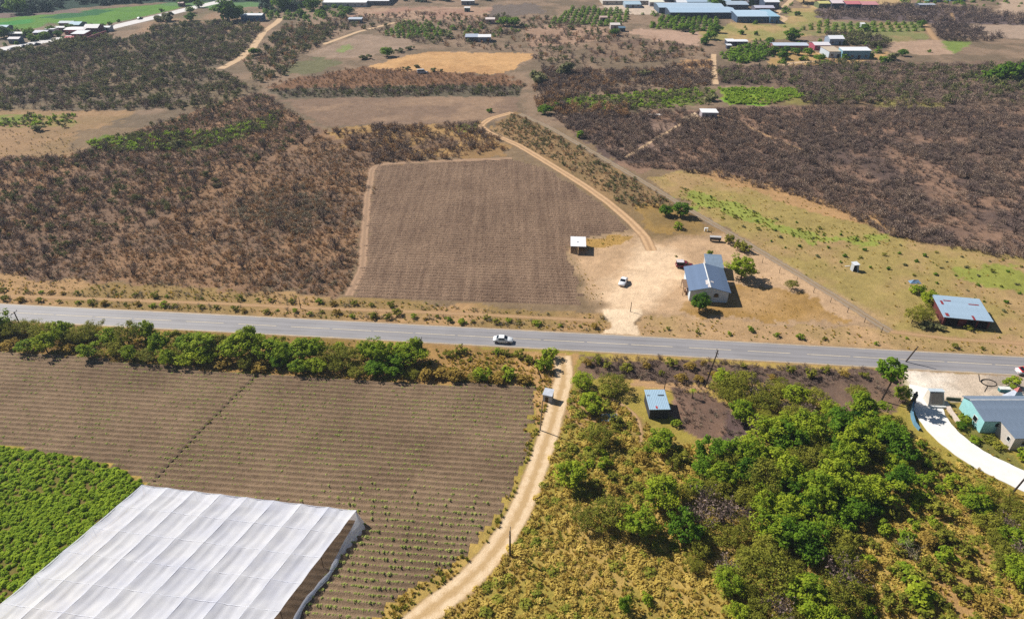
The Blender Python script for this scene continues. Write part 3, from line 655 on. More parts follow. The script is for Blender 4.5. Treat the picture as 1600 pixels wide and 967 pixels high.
def scatter(name, label, x, y, kinds, smin, smax, seed=1, z=0.0):
    if not len(x): return
    g = np.random.default_rng(seed + 1000); n = len(x); key = tuple(kinds)
    if key not in NG:
        coll = bpy.data.collections.new('plants_' + '_'.join(dict.fromkeys(kinds)))
        for k in kinds:
            for me in SHRUB[k]: coll.objects.link(bpy.data.objects.new(k, me))
        ng = bpy.data.node_groups.new('scatter', 'GeometryNodeTree')
        ng.interface.new_socket('Geometry', in_out='INPUT', socket_type='NodeSocketGeometry'); ng.interface.new_socket('Geometry', in_out='OUTPUT', socket_type='NodeSocketGeometry')
        gi, go = ng.nodes.new('NodeGroupInput'), ng.nodes.new('NodeGroupOutput'); ip = ng.nodes.new('GeometryNodeInstanceOnPoints')
        ci = ng.nodes.new('GeometryNodeCollectionInfo'); ci.inputs['Collection'].default_value = coll; ci.inputs['Separate Children'].default_value = True; ci.inputs['Reset Children'].default_value = True
        ip.inputs['Pick Instance'].default_value = True
        def na(nm, dt):
            a = ng.nodes.new('GeometryNodeInputNamedAttribute'); a.data_type = dt; a.inputs['Name'].default_value = nm; return a.outputs['Attribute']
        er = ng.nodes.new('FunctionNodeEulerToRotation')
        L = ng.links.new; L(gi.outputs[0], ip.inputs['Points']); L(ci.outputs[0], ip.inputs['Instance']); L(na('pick', 'INT'), ip.inputs['Instance Index'])
        L(na('turn', 'FLOAT_VECTOR'), er.inputs[0]); L(er.outputs[0], ip.inputs['Rotation']); L(na('size', 'FLOAT_VECTOR'), ip.inputs['Scale']); L(ip.outputs[0], go.inputs[0])
        NG[key] = (ng, len(coll.objects))
    ng, cnt = NG[key]
    me = bpy.data.meshes.new(name); me.vertices.add(n); me.vertices.foreach_set('co', np.stack([x, y, np.full(n, z)], -1).astype(np.float32).ravel())
    a = me.attributes.new('pick', 'INT', 'POINT'); a.data.foreach_set('value', g.integers(0, cnt, n).astype(np.int32))
    a = me.attributes.new('turn', 'FLOAT_VECTOR', 'POINT'); a.data.foreach_set('vector', np.stack([g.normal(0, .08, n), g.normal(0, .08, n), g.uniform(0, 6.28, n)], -1).astype(np.float32).ravel())
    s = smin + (smax - smin) * g.random(n) ** 1.6
    a = me.attributes.new('size', 'FLOAT_VECTOR', 'POINT'); a.data.foreach_set('vector', np.stack([s, s, s * g.uniform(.75, 1.2, n)], -1).astype(np.float32).ravel())
    o = link(name, me, kind='stuff', label=label); md = o.modifiers.new('scatter', 'NODES'); md.node_group = ng; return o
# ------------------------------------------------------------------ buildings
def roof_planes(kind, w, d, h, rise, ov, ridge):
    a, b = -w/2 - ov, w/2 + ov; y0, y1 = -ov, d + ov
    if kind == 'flat': return [[(a, y0, h+.14), (b, y0, h+.14), (b, y1, h+.14), (a, y1, h+.14)]]
    if kind == 'shed':
        k = rise / d; return [[(a, y0, h+.1-k*ov), (b, y0, h+.1-k*ov), (b, y1, h+.1+rise+k*ov), (a, y1, h+.1+rise+k*ov)]]
    if kind == 'gable_y':
        k = rise / (w/2); return [[(0, y1, h+rise+.1), (a, y1, h+.1-k*ov), (a, y0, h+.1-k*ov), (0, y0, h+rise+.1)],
                                  [(0, y0, h+rise+.1), (b, y0, h+.1-k*ov), (b, y1, h+.1-k*ov), (0, y1, h+rise+.1)]]
    ym = d * ridge; k0, k1 = rise / ym, rise / (d - ym)
    return [[(a, y0, h+.1-k0*ov), (b, y0, h+.1-k0*ov), (b, ym, h+rise+.1), (a, ym, h+rise+.1)],
            [(b, y1, h+.1-k1*ov), (a, y1, h+.1-k1*ov), (a, ym, h+rise+.1), (b, ym, h+rise+.1)]]
def sheet_mesh(q, mat, ribs=4, amp=.025):
    """one corrugated sheet spanning the quad (eave0, eave1, top1, top0)"""
    q = [Vector(p) for p in q]; n = (q[1]-q[0]).cross(q[3]-q[0]).normalized(); m = ribs * 2; v = []
    for z in (0, -.02):
        for i in range(m + 1):
            k = i / m; e = q[0].lerp(q[1], k); t_ = q[3].lerp(q[2], k); o = n * ((amp if i % 2 else 0) + z); v += [e + o, t_ + o]
    c = 2 * (m + 1)
    f = [(2*i, 2*i+2, 2*i+3, 2*i+1) for i in range(m)] + [(c+2*i+1, c+2*i+3, c+2*i+2, c+2*i) for i in range(m)]
    f += [(c+2*i, c+2*i+2, 2*i+2, 2*i) for i in range(m)]
    return mesh_np('roof_sheet', v, f, mat)
def opening(root, face, kind, c, z0, ww, hh, w, d, fcol=(225, 225, 220), pcol=None):
    mt = M['darkglass'] if pcol is None else plain(pcol, .6)
    def loc(mb, a0, a1, za, zb, o0, o1):        # along-face a, height z, out o
        if face == 'F': mb.box(a0, -o1, za, a1, -o0, zb)
        elif face == 'L': mb.box(-w/2 - o1, a0, za, -w/2 - o0, a1, zb)
        elif face == 'R': mb.box(w/2 + o0, a0, za, w/2 + o1, a1, zb)
    a0, a1 = c - ww/2, c + ww/2; fr = MB(); t_ = min(.09, ww * .12)
    loc(fr, a0 - t_, a0, z0, z0 + hh, .003, .06); loc(fr, a1, a1 + t_, z0, z0 + hh, .003, .06); loc(fr, a0 - t_, a1 + t_, z0 + hh, z0 + hh + t_, .003, .06)
    if kind == 'window': loc(fr, a0 - t_*1.5, a1 + t_*1.5, z0 - t_, z0, .003, .1)
    o = fr.build(kind, plain(fcol, .6), root)
    pn = MB(); loc(pn, a0, a1, z0, z0 + hh, .003, .025); pn.build('pane' if kind == 'window' else 'leaf', mt, o)
    return o
def building(name, label, px, py, w, d, h, rot=0, roof='flat', rise=.6, ov=.25, wall=(225, 222, 215), roofc=(190, 200, 210), ops=(), sheets=False, ridge=.5, cat='building', group=None, rvar=.2, metal=0.0):
    root = empty(name, P(px, py), R(rot), label, cat, group)
    c = root.location; yv = Vector((-math.sin(R(rot)), math.cos(R(rot)), 0)); m_ = c + yv * d / 2; PADS.append((m_.x, m_.y, max(w, d) * .55 + .3))
    mb = MB()
    if roof == 'gable_y':
        pr = [(-w/2, 0), (w/2, 0), (w/2, h), (0, h + rise), (-w/2, h)]
        mb.add([(x, 0, z) for x, z in pr] + [(x, d, z) for x, z in pr], [(0,1,2,3,4), (9,8,7,6,5)] + [(i, i+5, (i+1)%5+5, (i+1)%5)[::1] for i in range(5)])
    elif roof == 'flat': mb.box(-w/2, 0, -.05, w/2, d, h)
    else:
        pr = [(0, 0), (d, 0), (d, h + rise), (0, h)] if roof == 'shed' else [(0, 0), (d, 0), (d, h), (d*ridge, h + rise), (0, h)]
        n = len(pr); mb.add([(-w/2, y, z) for y, z in pr] + [(w/2, y, z) for y, z in pr], [tuple(range(n))[::-1], tuple(range(n, 2*n))] + [(i, (i+1)%n, (i+1)%n+n, i+n) for i in range(n)])
    mb.build('wall', plain(wall, .85, var=.18), root)
    rm = plain(roofc, .5 if metal else .7, metal, var=rvar, scale=.7); pls = roof_planes(roof, w, d, h, rise, ov, ridge)
    mb = MB()
    for q in pls: mb.slab(q, .07)
    ro = mb.build('roof', rm, root)
    if sheets:
        for q in pls:
            q = [Vector(p_) + Vector((0, 0, .03)) for p_ in q]
            if roof == 'gable_y': e0, e1, t1, t0 = q[1], q[2], q[3], q[0]
            else: e0, e1, t1, t0 = q
            n = max(2, int((e1 - e0).length / 1.0)); me = None
            for i in range(n):
                a, b = i / n, (i + 1.03) / n
                if me is None: me = sheet_mesh([e0.lerp(e1, a), e0.lerp(e1, b), t0.lerp(t1, b), t0.lerp(t1, a)], rm); org = e0.copy(); st = (e1 - e0) / n
                s_ = link('roof_sheet', me, ro, loc=st * i + Vector((0, 0, .008 * (i % 2) + random.uniform(0, .01))))
        if roof.startswith('gable'):
            cap = MB(); rt = pls[0][3], pls[0][2] if roof == 'gable_x' else pls[0][0]
            a, b = (Vector(pls[0][3]), Vector(pls[0][2])) if roof == 'gable_x' else (Vector(pls[0][0]), Vector(pls[0][3]))
            sd_ = Vector((0, .22, 0)) if roof == 'gable_x' else Vector((.22, 0, 0)); up = Vector((0, 0, .1)); dn = Vector((0, 0, -.02))
            cap.add([a - sd_ + dn, a + up, a + sd_ + dn, b - sd_ + dn, b + up, b + sd_ + dn], [(0, 1, 4, 3), (1, 2, 5, 4), (0, 2, 1), (3, 4, 5)])
            cap.build('ridge_cap', plain((232, 232, 230), .5, .2), ro)
    for op in ops: opening(root, *op[:6], w, d, *op[6:])
    return root

# blue roofed farmhouse
hs = building('farmhouse', 'white farmhouse with grey blue gabled metal roof beside the yard', 1106, 471.5, 9.0, 11.2, 3.0, -6, 'gable_y', 1.15, .45, (214, 226, 236), (122, 142, 172),
    [('L', 'window', 6.5, 1.0, 1.2, 1.2), ('L', 'door', 3.2, 0, 1.0, 2.1, (225, 225, 220), (120, 80, 60))], True, cat='house', metal=.35)
for x0_, y0_, lx_, ly_ in ((-.5, 2.2, .8, 2.0), (.75, 2.6, .9, .7), (-.35, .4, .5, 1.2)):   # pale rust patches beside the ridge
    zz = lambda x: 3.0 + .1 + 1.15 * (1 - abs(x) / 4.5) + .075
    MB().slab([(x0_-lx_/2, y0_-ly_/2, zz(x0_-lx_/2)), (x0_+lx_/2, y0_-ly_/2, zz(x0_+lx_/2)), (x0_+lx_/2*.8, y0_+ly_/2, zz(x0_+lx_/2*.8)), (x0_-lx_/2*.7, y0_+ly_/2, zz(x0_-lx_/2*.7))], .02).build('roof_patch', plain((214, 204, 200), .8, var=.3), hs)
aw = MB(); n = 10                                                # arched window in the shaded gable
pts = [(-.55, 0), (.55, 0)] + [(.55 * math.cos(math.pi * k / n), .55 + .55 * math.sin(math.pi * k / n)) for k in range(n + 1)]
aw.add([(1.7 + x, -.02, 1.35 + z) for x, z in pts], [tuple(range(len(pts)))]); aw.add([(1.7 + x, -.002, 1.35 + z) for x, z in pts], [tuple(range(len(pts)))[::-1]])
fw = MB().tube([(1.7 + x, -.03, 1.35 + z) for x, z in pts[1:]] + [(1.7 - .55, -.03, 1.35)], .05, 5).build('window', plain((120, 130, 140), .6), hs); aw.build('pane', M['darkglass'], fw)
po = MB().box(-5.9, 2.2, 2.35, -4.5, 6.2, 2.42).build('porch_roof', plain((150, 120, 95), .8), hs)
for y in (2.3, 6.1): MB().tube([(-5.8, y, 0), (-5.8, y, 2.36)], .07, 6).build('porch_post', M['wood'], hs)
building('lean_to', 'small metal roofed annex behind the farmhouse with blue grey roof', 1114.5, 433, 4.0, 6.2, 2.75, -8, 'shed', .35, .2, (206, 196, 186), (146, 164, 184),
    [('L', 'door', 1.6, 0, 1.0, 1.9, (120, 60, 60), (110, 40, 44))], True, cat='annex', metal=.35)
def clutter(name, label, cat, px, py, parts, rot=0):
    o = empty(name, P(px, py), R(rot), label, cat)
    for nm, bx, cl in parts: MB().box(*bx).build(nm, plain(cl, .8), o)
    a = o.location; PADS.append((a.x, a.y, 1.2)); return o
clutter('storage_shelf', 'wooden shelf of buckets against the left wall of the farmhouse', 'shelf', 1073, 459, [('shelf_board', (-.5, -.6, .9, .5, .8, .96), (130, 95, 70)), ('side_board', (-.5, -.6, 0, .5, -.54, .9), (120, 88, 64)), ('side_board', (-.5, .74, 0, .5, .8, .9), (120, 88, 64)), ('bucket', (-.2, -.3, .96, .3, .2, 1.4), (220, 215, 205)), ('bucket', (-.2, .3, .96, .2, .65, 1.3), (190, 110, 80))])
clutter('water_barrel', 'white plastic barrel beside the farmhouse porch', 'barrel', 1069.5, 448, [('lid', (-.3, -.3, .9, .3, .3, .97), (235, 235, 235)), ('drum', (-.27, -.27, 0, .27, .27, .9), (225, 228, 230))])

# open sided shed with white roof
sh = empty('open_shed', P(903, 396), R(-4), 'small open shed with bright white flat roof at the field corner', 'shed'); PADS.append((*P(903, 394)[:2], 4.0))
rs = MB().slab([(-2.1, -.3, 2.3), (2.1, -.3, 2.3), (2.1, 5.2, 2.5), (-2.1, 5.2, 2.5)], .09).build('roof', plain((244, 244, 246), .5, var=.06), sh)
MB().box(-.35, 1.9, 2.38, .05, 2.3, 2.46).build('roof_patch', plain((170, 170, 172), .7), rs)
for x in (-1.9, 1.9):
    for y in (0, 2.5, 5.0): MB().tube([(x, y, -.1), (x, y, 2.3 + .03 * y)], .07, 6).build('post', M['wood'], sh)
bm = MB().box(-.07, 0, 0, .07, .42, 1.9).mesh('plank', plain((205, 180, 160), .85))
for i in range(9): link('plank', bm, sh, loc=(-1.93 + random.uniform(-.02, .02), .1 + i * .53, random.uniform(0, .15)))
MB().box(-1.85, 5.0, 0, 1.85, 5.08, 2.3).build('back_wall', plain((110, 90, 76), .9), sh)

# red walled shack with corrugated roof
rsk = building('shack', 'low shack with pale blue corrugated roof and dark red walls near the right edge', 1507, 511, 9.6, 8.4, 2.2, -11, 'shed', .5, .35, (104, 52, 52), (178, 202, 222), [], True, cat='shack', metal=.2, rvar=.12)
for x, ww, cl in ((-3.0, 2.6, (26, 24, 26)), (1.0, 2.0, (30, 26, 28)), (3.4, 2.0, (24, 26, 30))):
    MB().box(x - ww/2, -.04, .02, x + ww/2, -.004, 2.0).build('bay_shade', plain(cl, .9), rsk)  # near-black panels paint the shade inside the open front
for x, y, lx, ly, z in ((-3.9, 5.6, .5, 1.5, 2.72), (-2.5, 6.6, 1.6, .35, 2.79), (1.2, .3, .45, 1.6, 2.44), (3.0, 5.9, 2.2, .35, 2.75), (-4.2, .7, .7, 1.2, 2.44)):
    b_ = MB().slab([(x-lx/2, y-ly/2, z), (x+lx/2, y-ly/2, z), (x+lx/2, y+ly/2, z + .06*ly), (x-lx/2, y+ly/2, z + .06*ly)], .04).build('rust_sheet', plain((150, 50, 56), .8), rsk)
# white house in the scrub
building('white_house', 'small white block house with bright flat roof alone in the dark scrub', 1108, 186.5, 6.4, 5.2, 2.7, -3, 'flat', 0, .3, (168, 158, 164), (242, 242, 244),
    [('F', 'window', 1.3, .9, 1.2, 1.1), ('F', 'door', -1.2, 0, 1.0, 2.0, (200, 200, 200), (60, 50, 50))], cat='house', rvar=.06)
yd = poly([(1058, 190), (1072, 181), (1086, 176), (1094, 184), (1112, 187), (1108, 189), (1090, 190), (1068, 190)])
link('house_yard', mesh_np('house_yard', [(a, b, .02) for a, b in yd], [tuple(range(len(yd)))], soil_mat('yard_soil', (224, 192, 154), (238, 212, 178))), kind='structure', label='pale bare yard around the white block house')
MB().box(-3.2, -1, 0, 3.2, 1, .25).build('concrete_slab', plain((225, 212, 204), .8), loc=P(1023, 180), label='pale low concrete slab left of the white block house', cat='slab')
# small tin privy
pv = empty('privy', P(1336, 424), R(12), 'tiny white tin privy standing alone in the dry grass field', 'outhouse'); PADS.append((*P(1336, 424)[:2], 1.8))
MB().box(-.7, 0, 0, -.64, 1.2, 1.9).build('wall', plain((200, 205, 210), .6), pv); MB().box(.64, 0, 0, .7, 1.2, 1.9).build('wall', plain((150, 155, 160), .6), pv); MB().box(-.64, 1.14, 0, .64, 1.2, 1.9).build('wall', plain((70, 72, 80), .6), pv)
MB().slab([(-.85, -.2, 1.95), (.85, -.2, 1.95), (.85, 1.4, 2.15), (-.85, 1.4, 2.15)], .05).build('roof', plain((235, 238, 242), .5), pv); MB().slab([(.1, -.9, .1), (.7, -.5, .1), (.7, -.02, 1.7), (.1, -.02, 1.7)], .04).build('door', plain((160, 175, 185), .5), pv)
clutter('fallen_board', 'short pale board lying beside the tin privy', 'board', 1324, 416, [('board', (-.7, -.15, .0, .7, .15, .08), (225, 220, 212))], 10)
# metal roofed hut south of the road
hut = building('hut', 'square hut with pale blue metal roof and dark grey front below the road', 1028.5, 654, 3.55, 5.2, 2.3, 1, 'shed', .25, .18, (64, 66, 72), (176, 204, 224), [('R', 'door', 2.5, 0, .9, 1.9, (60, 60, 64), (40, 40, 44))], True, cat='hut', metal=.2, rvar=.1)
MB().box(.35, 3.55, 2.59, 1.55, 3.85, 2.66).build('roof_gap', M['black'], hut); MB().box(-1.75, 3.6, 2.6, -1.2, 3.8, 2.66).build('roof_gap', plain((90, 70, 60), .8), hut)
MB().box(-.65, .1, 2.43, -.3, .8, 2.5).build('red_patch', plain((190, 50, 44), .7), hut)
# roadside white booth
bo = empty('booth', P(855, 628), R(-18), 'small weathered white booth beside the dirt track', 'booth'); PADS.append((*P(855, 624)[:2], 1.8))
bw = plain((178, 186, 198), .7, var=.3)
MB().hexa([(-.85, 0, 0), (.85, 0, 0), (.85, 1.5, 0), (-.85, 1.5, 0)], [(-.9, 0, 1.7), (.9, 0, 1.7), (.85, 1.5, 2.0), (-.85, 1.5, 2.0)]).build('wall', bw, bo)
MB().slab([(-1, -.15, 1.75), (1, -.15, 1.75), (.95, 1.7, 2.1), (-.95, 1.7, 2.1)], .08).build('roof', plain((206, 210, 220), .6, var=.3), bo)
opening(bo, 'F', 'door', -.1, 0, .7, 1.3, 1.7, 1.5)
opening(bo, 'R', 'window', .75, .9, .6, .5, 1.72, 1.5)
# teal house at right
c1 = at(1530, 676); c2 = at(1497, 638); dep = float(c2[1] - c1[1]); w1 = 15.0
a1 = MB()
fc = (c1[0] + w1 / 2, c1[1])
def px_of(x, y, z=0):
    yc = y * math.cos(_t) - (z - CAM_H) * math.sin(_t); v_ = (-(z - CAM_H) * math.cos(_t) - y * math.sin(_t)) / yc; return 800 + FOC * x / yc, 483.5 + FOC * v_
q_ = px_of(*fc)
tl = building('teal_house', 'turquoise walled house with grey blue metal roof at the right edge', q_[0], q_[1], w1, dep, 2.9, 0, 'gable_x', .75, .25, (158, 214, 216), (142, 158, 178), [('L', 'window', 2.2, 1.0, 1.1, 1.0)], True, ridge=.72, cat='house', metal=.35)
ov_ = MB().add([(-w1/2 + 2.6 + .38 * math.cos(k), -.02, 1.9 + .5 * math.sin(k)) for k in np.linspace(0, 6.28, 13)[:-1]], [tuple(range(12))]).build('window', M['darkglass'], tl)
g1 = at(1577, 703); w2 = 11.0; d2 = float(c1[1] - g1[1]) - .03; q_ = px_of(g1[0] + w2 / 2, g1[1])
building('house_wing', 'beige front wing of the turquoise house with grey metal roof', q_[0], q_[1], w2, d2, 2.85, 0, 'shed', .12, .2, (204, 194, 184), (138, 154, 174), [('F', 'window', -3.6, 1.2, .8, .9), ('L', 'window', 1.2, 1.2, .7, .8)], True, cat='house wing', metal=.35)
# kiosk with sloping roof on the lot
ki = empty('kiosk', P(1463, 636), R(-3), 'boxy beige kiosk with steep sloping front at the head of the concrete drive', 'kiosk'); PADS.append((*P(1463, 630)[:2], 2.4))
MB().hexa([(-1.55, 0, 0), (1.55, 0, 0), (1.55, 2.4, 0), (-1.55, 2.4, 0)], [(-1.3, 1.5, 2.6), (1.3, 1.5, 2.6), (1.3, 2.3, 2.6), (-1.3, 2.3, 2.6)]).build('body', plain((214, 204, 190), .8), ki)
MB().slab([(-1.15, .22, .62), (1.15, .22, .62), (1.0, 1.36, 2.42), (-1.0, 1.36, 2.42)], .02).build('front_panel', plain((150, 138, 126), .8), ki).location = (0, -.07, .07)
MB().box(-1.4, 1.4, 2.605, 1.4, 2.4, 2.72).build('roof', plain((206, 218, 226), .5), ki); MB().box(-1.6, -.35, 0, 1.6, -.02, .42).build('counter', plain((236, 236, 234), .7), ki)
# statue on a plinth and curved blue wall at the gate
st = empty('statue', P(1424, 634), R(40), 'dark grey robed statue on a plinth at the gate by the tall tree', 'statue'); PADS.append((*P(1424, 634)[:2], 1.5))
MB().lathe([(.55, 0), (.55, .25), (.42, .3), (.4, 1.1), (.5, 1.15), (.5, 1.3)], 8).build('plinth', plain((110, 108, 110), .8), st)
MB().lathe([(.42, 1.3), (.4, 1.6), (.33, 2.1), (.38, 2.5), (.44, 2.75), (.36, 2.95), (.13, 3.03), (.11, 3.1), (.19, 3.2), (.21, 3.32), (.17, 3.46), (.05, 3.52)], 12).build('figure', plain((74, 74, 80), .8), st, True)
for s in (-1, 1): MB().tube([(s * .4, 0, 2.75), (s * .5, -.1, 2.3), (s * .25, -.36, 2.1)], [.13, .11, .08], 6).build('arm', plain((74, 74, 80), .8), st)
cw = poly([(1424, 636), (1423, 645), (1424, 654), (1428, 664), (1436, 673)]); mb = MB(); v = []
for i, (a, b) in enumerate(cw):
    h_ = 1.5 - .22 * i; v += [(a - .1, b, 0), (a - .1, b, h_), (a + .15, b, h_), (a + .15, b, 0)]
mb.add(v, [(i*4+k, i*4+(k+1)%4, (i+1)*4+(k+1)%4, (i+1)*4+k) for i in range(len(cw)-1) for k in range(4)] + [(0, 1, 2, 3)])
mb.build('curved_wall', plain((110, 156, 184), .7), label='low curved blue wall left of the concrete drive', cat='wall')
# garden edge walls
def wall_line(pts, th, h_, name, label, colr):
    pl = poly(pts); mb = MB()
    for i in range(len(pl) - 1):
        a, b = pl[i], pl[i + 1]; d_ = (b - a) / np.linalg.norm(b - a); n_ = np.array([-d_[1], d_[0]]) * th / 2
        mb.hexa([(*(a - n_), 0), (*(b - n_), 0), (*(b + n_), 0), (*(a + n_), 0)], [(*(a - n_), h_), (*(b - n_), h_), (*(b + n_), h_), (*(a + n_), h_)])
    return mb.build(name, plain(colr, .8), label=label, cat='wall')
wall_line([(1476, 628), (1484, 642), (1497, 660)], .9, .3, 'garden_wall', 'low pale garden wall between drive and turquoise house', (226, 206, 190))
wall_line([(1478, 624), (1500, 626)], .3, .6, 'hedge_wall', 'short dark wall behind the turquoise house garden', (90, 96, 80))
# black coil with a trailing line on the lot
hc = MB(); hc.tube([(1.3 * math.cos(k) * (1 + .02 * k), 1.0 * math.sin(k) * (1 + .02 * k), .06) for k in np.linspace(0, 11, 40)], .06, 5)
hb = P(1545, 598); hc.tube([tuple(P(1529, 585) - hb + Vector((0, 0, .05))), (-1.6, .5, .05), (-1.0, -1.2, .05), tuple(P(1538, 612) - hb + Vector((0, 0, .05)))], .06, 5)
hc.build('black_coil', M['tyre'], label='black coiled line on the pale lot by the road', cat='hose', loc=hb)
# teal trough, tarpaulin shelter, lumber
clutter('water_trough', 'teal water trough with white rim on the lot behind the turquoise house', 'trough', 1568, 611, [('basin', (-1.0, -.4, 0, 1.0, .4, .75), (74, 128, 132)), ('rim', (-1.08, -.48, .75, 1.08, .48, .86), (235, 235, 230))], -4)
ts = empty('tarp_shelter', P(1590, 628), R(10), 'pointed grey tarpaulin shelter with pink top beside the turquoise house', 'shelter'); PADS.append((*P(1590, 625)[:2], 2.5))
MB().add([(-1.6, 0, 0), (1.6, -.4, 0), (1.9, 2.2, 0), (-1.3, 2.4, 0), (.3, 1.2, 2.7)], [(0, 1, 4), (1, 2, 4), (2, 3, 4), (3, 0, 4), (3, 2, 1, 0)]).build('tarpaulin', plain((186, 192, 206), .7, var=.3), ts)
MB().add([(-.3, .75, 1.95), (.9, .7, 1.95), (.9, 1.6, 1.95), (-.3, 1.7, 1.95), (.31, 1.2, 2.8)], [(0, 1, 4), (1, 2, 4), (2, 3, 4), (3, 0, 4), (3, 2, 1, 0)]).build('pink_cap', plain((200, 120, 116), .7), ts)
MB().slab([(-.3, -.12, .5), (.5, -.22, .5), (.45, .12, 1.1), (-.2, .2, 1.1)], .04).build('flap', M['black'], ts)
# blue tarp
b_ = P(1428, 441); tp = MB(); 
tp.add([(-1.3, -.8, .05), (1.5, -.9, .05), (1.3, .9, .05), (-1.2, .7, .05), (-.2, 0, .75), (.9, .1, .7)], [(0, 1, 5, 4), (1, 2, 5), (2, 3, 4, 5), (3, 0, 4)]); tp.build('blue_tarp', plain((120, 150, 180), .5), loc=b_, label='blue tarpaulin thrown over a heap behind the shack trees', cat='tarp')
clutter('water_tank', 'dark rectangular tank trailer near the lane by the yard', 'tank', 1117, 377, [('tank', (-1.5, -.5, .55, 1.5, .5, 1.35), (84, 80, 82)), ('tank_lid', (-1.55, -.55, 1.353, 1.55, .55, 1.46), (190, 188, 190)), ('leg', (-1.3, -.4, 0, -1.1, .4, .55), (60, 50, 46)), ('leg', (1.1, -.4, 0, 1.3, .4, .55), (60, 50, 46))], -8)
clutter('white_chair', 'small white frame standing in the yard by the lane', 'frame', 1103, 361, [('leg', (-.5, -.3, 0, -.4, .3, .9), (235, 235, 235)), ('leg', (.4, -.3, 0, .5, .3, .9), (235, 235, 235)), ('top_bar', (-.5, -.3, .9, .5, .3, .98), (240, 240, 240))])
# metal sheet on the ground
mb = MB(); mb.slab([(-1.6, -.9, .1), (1.5, -1.1, .12), (1.7, .9, .25), (-1.2, 1.2, .2)], .05); mb.build('metal_sheet', plain((170, 184, 196), .5), loc=P(951, 653), label='pale grey sheet lying on the ground among bushes by the dirt track', cat='sheet')

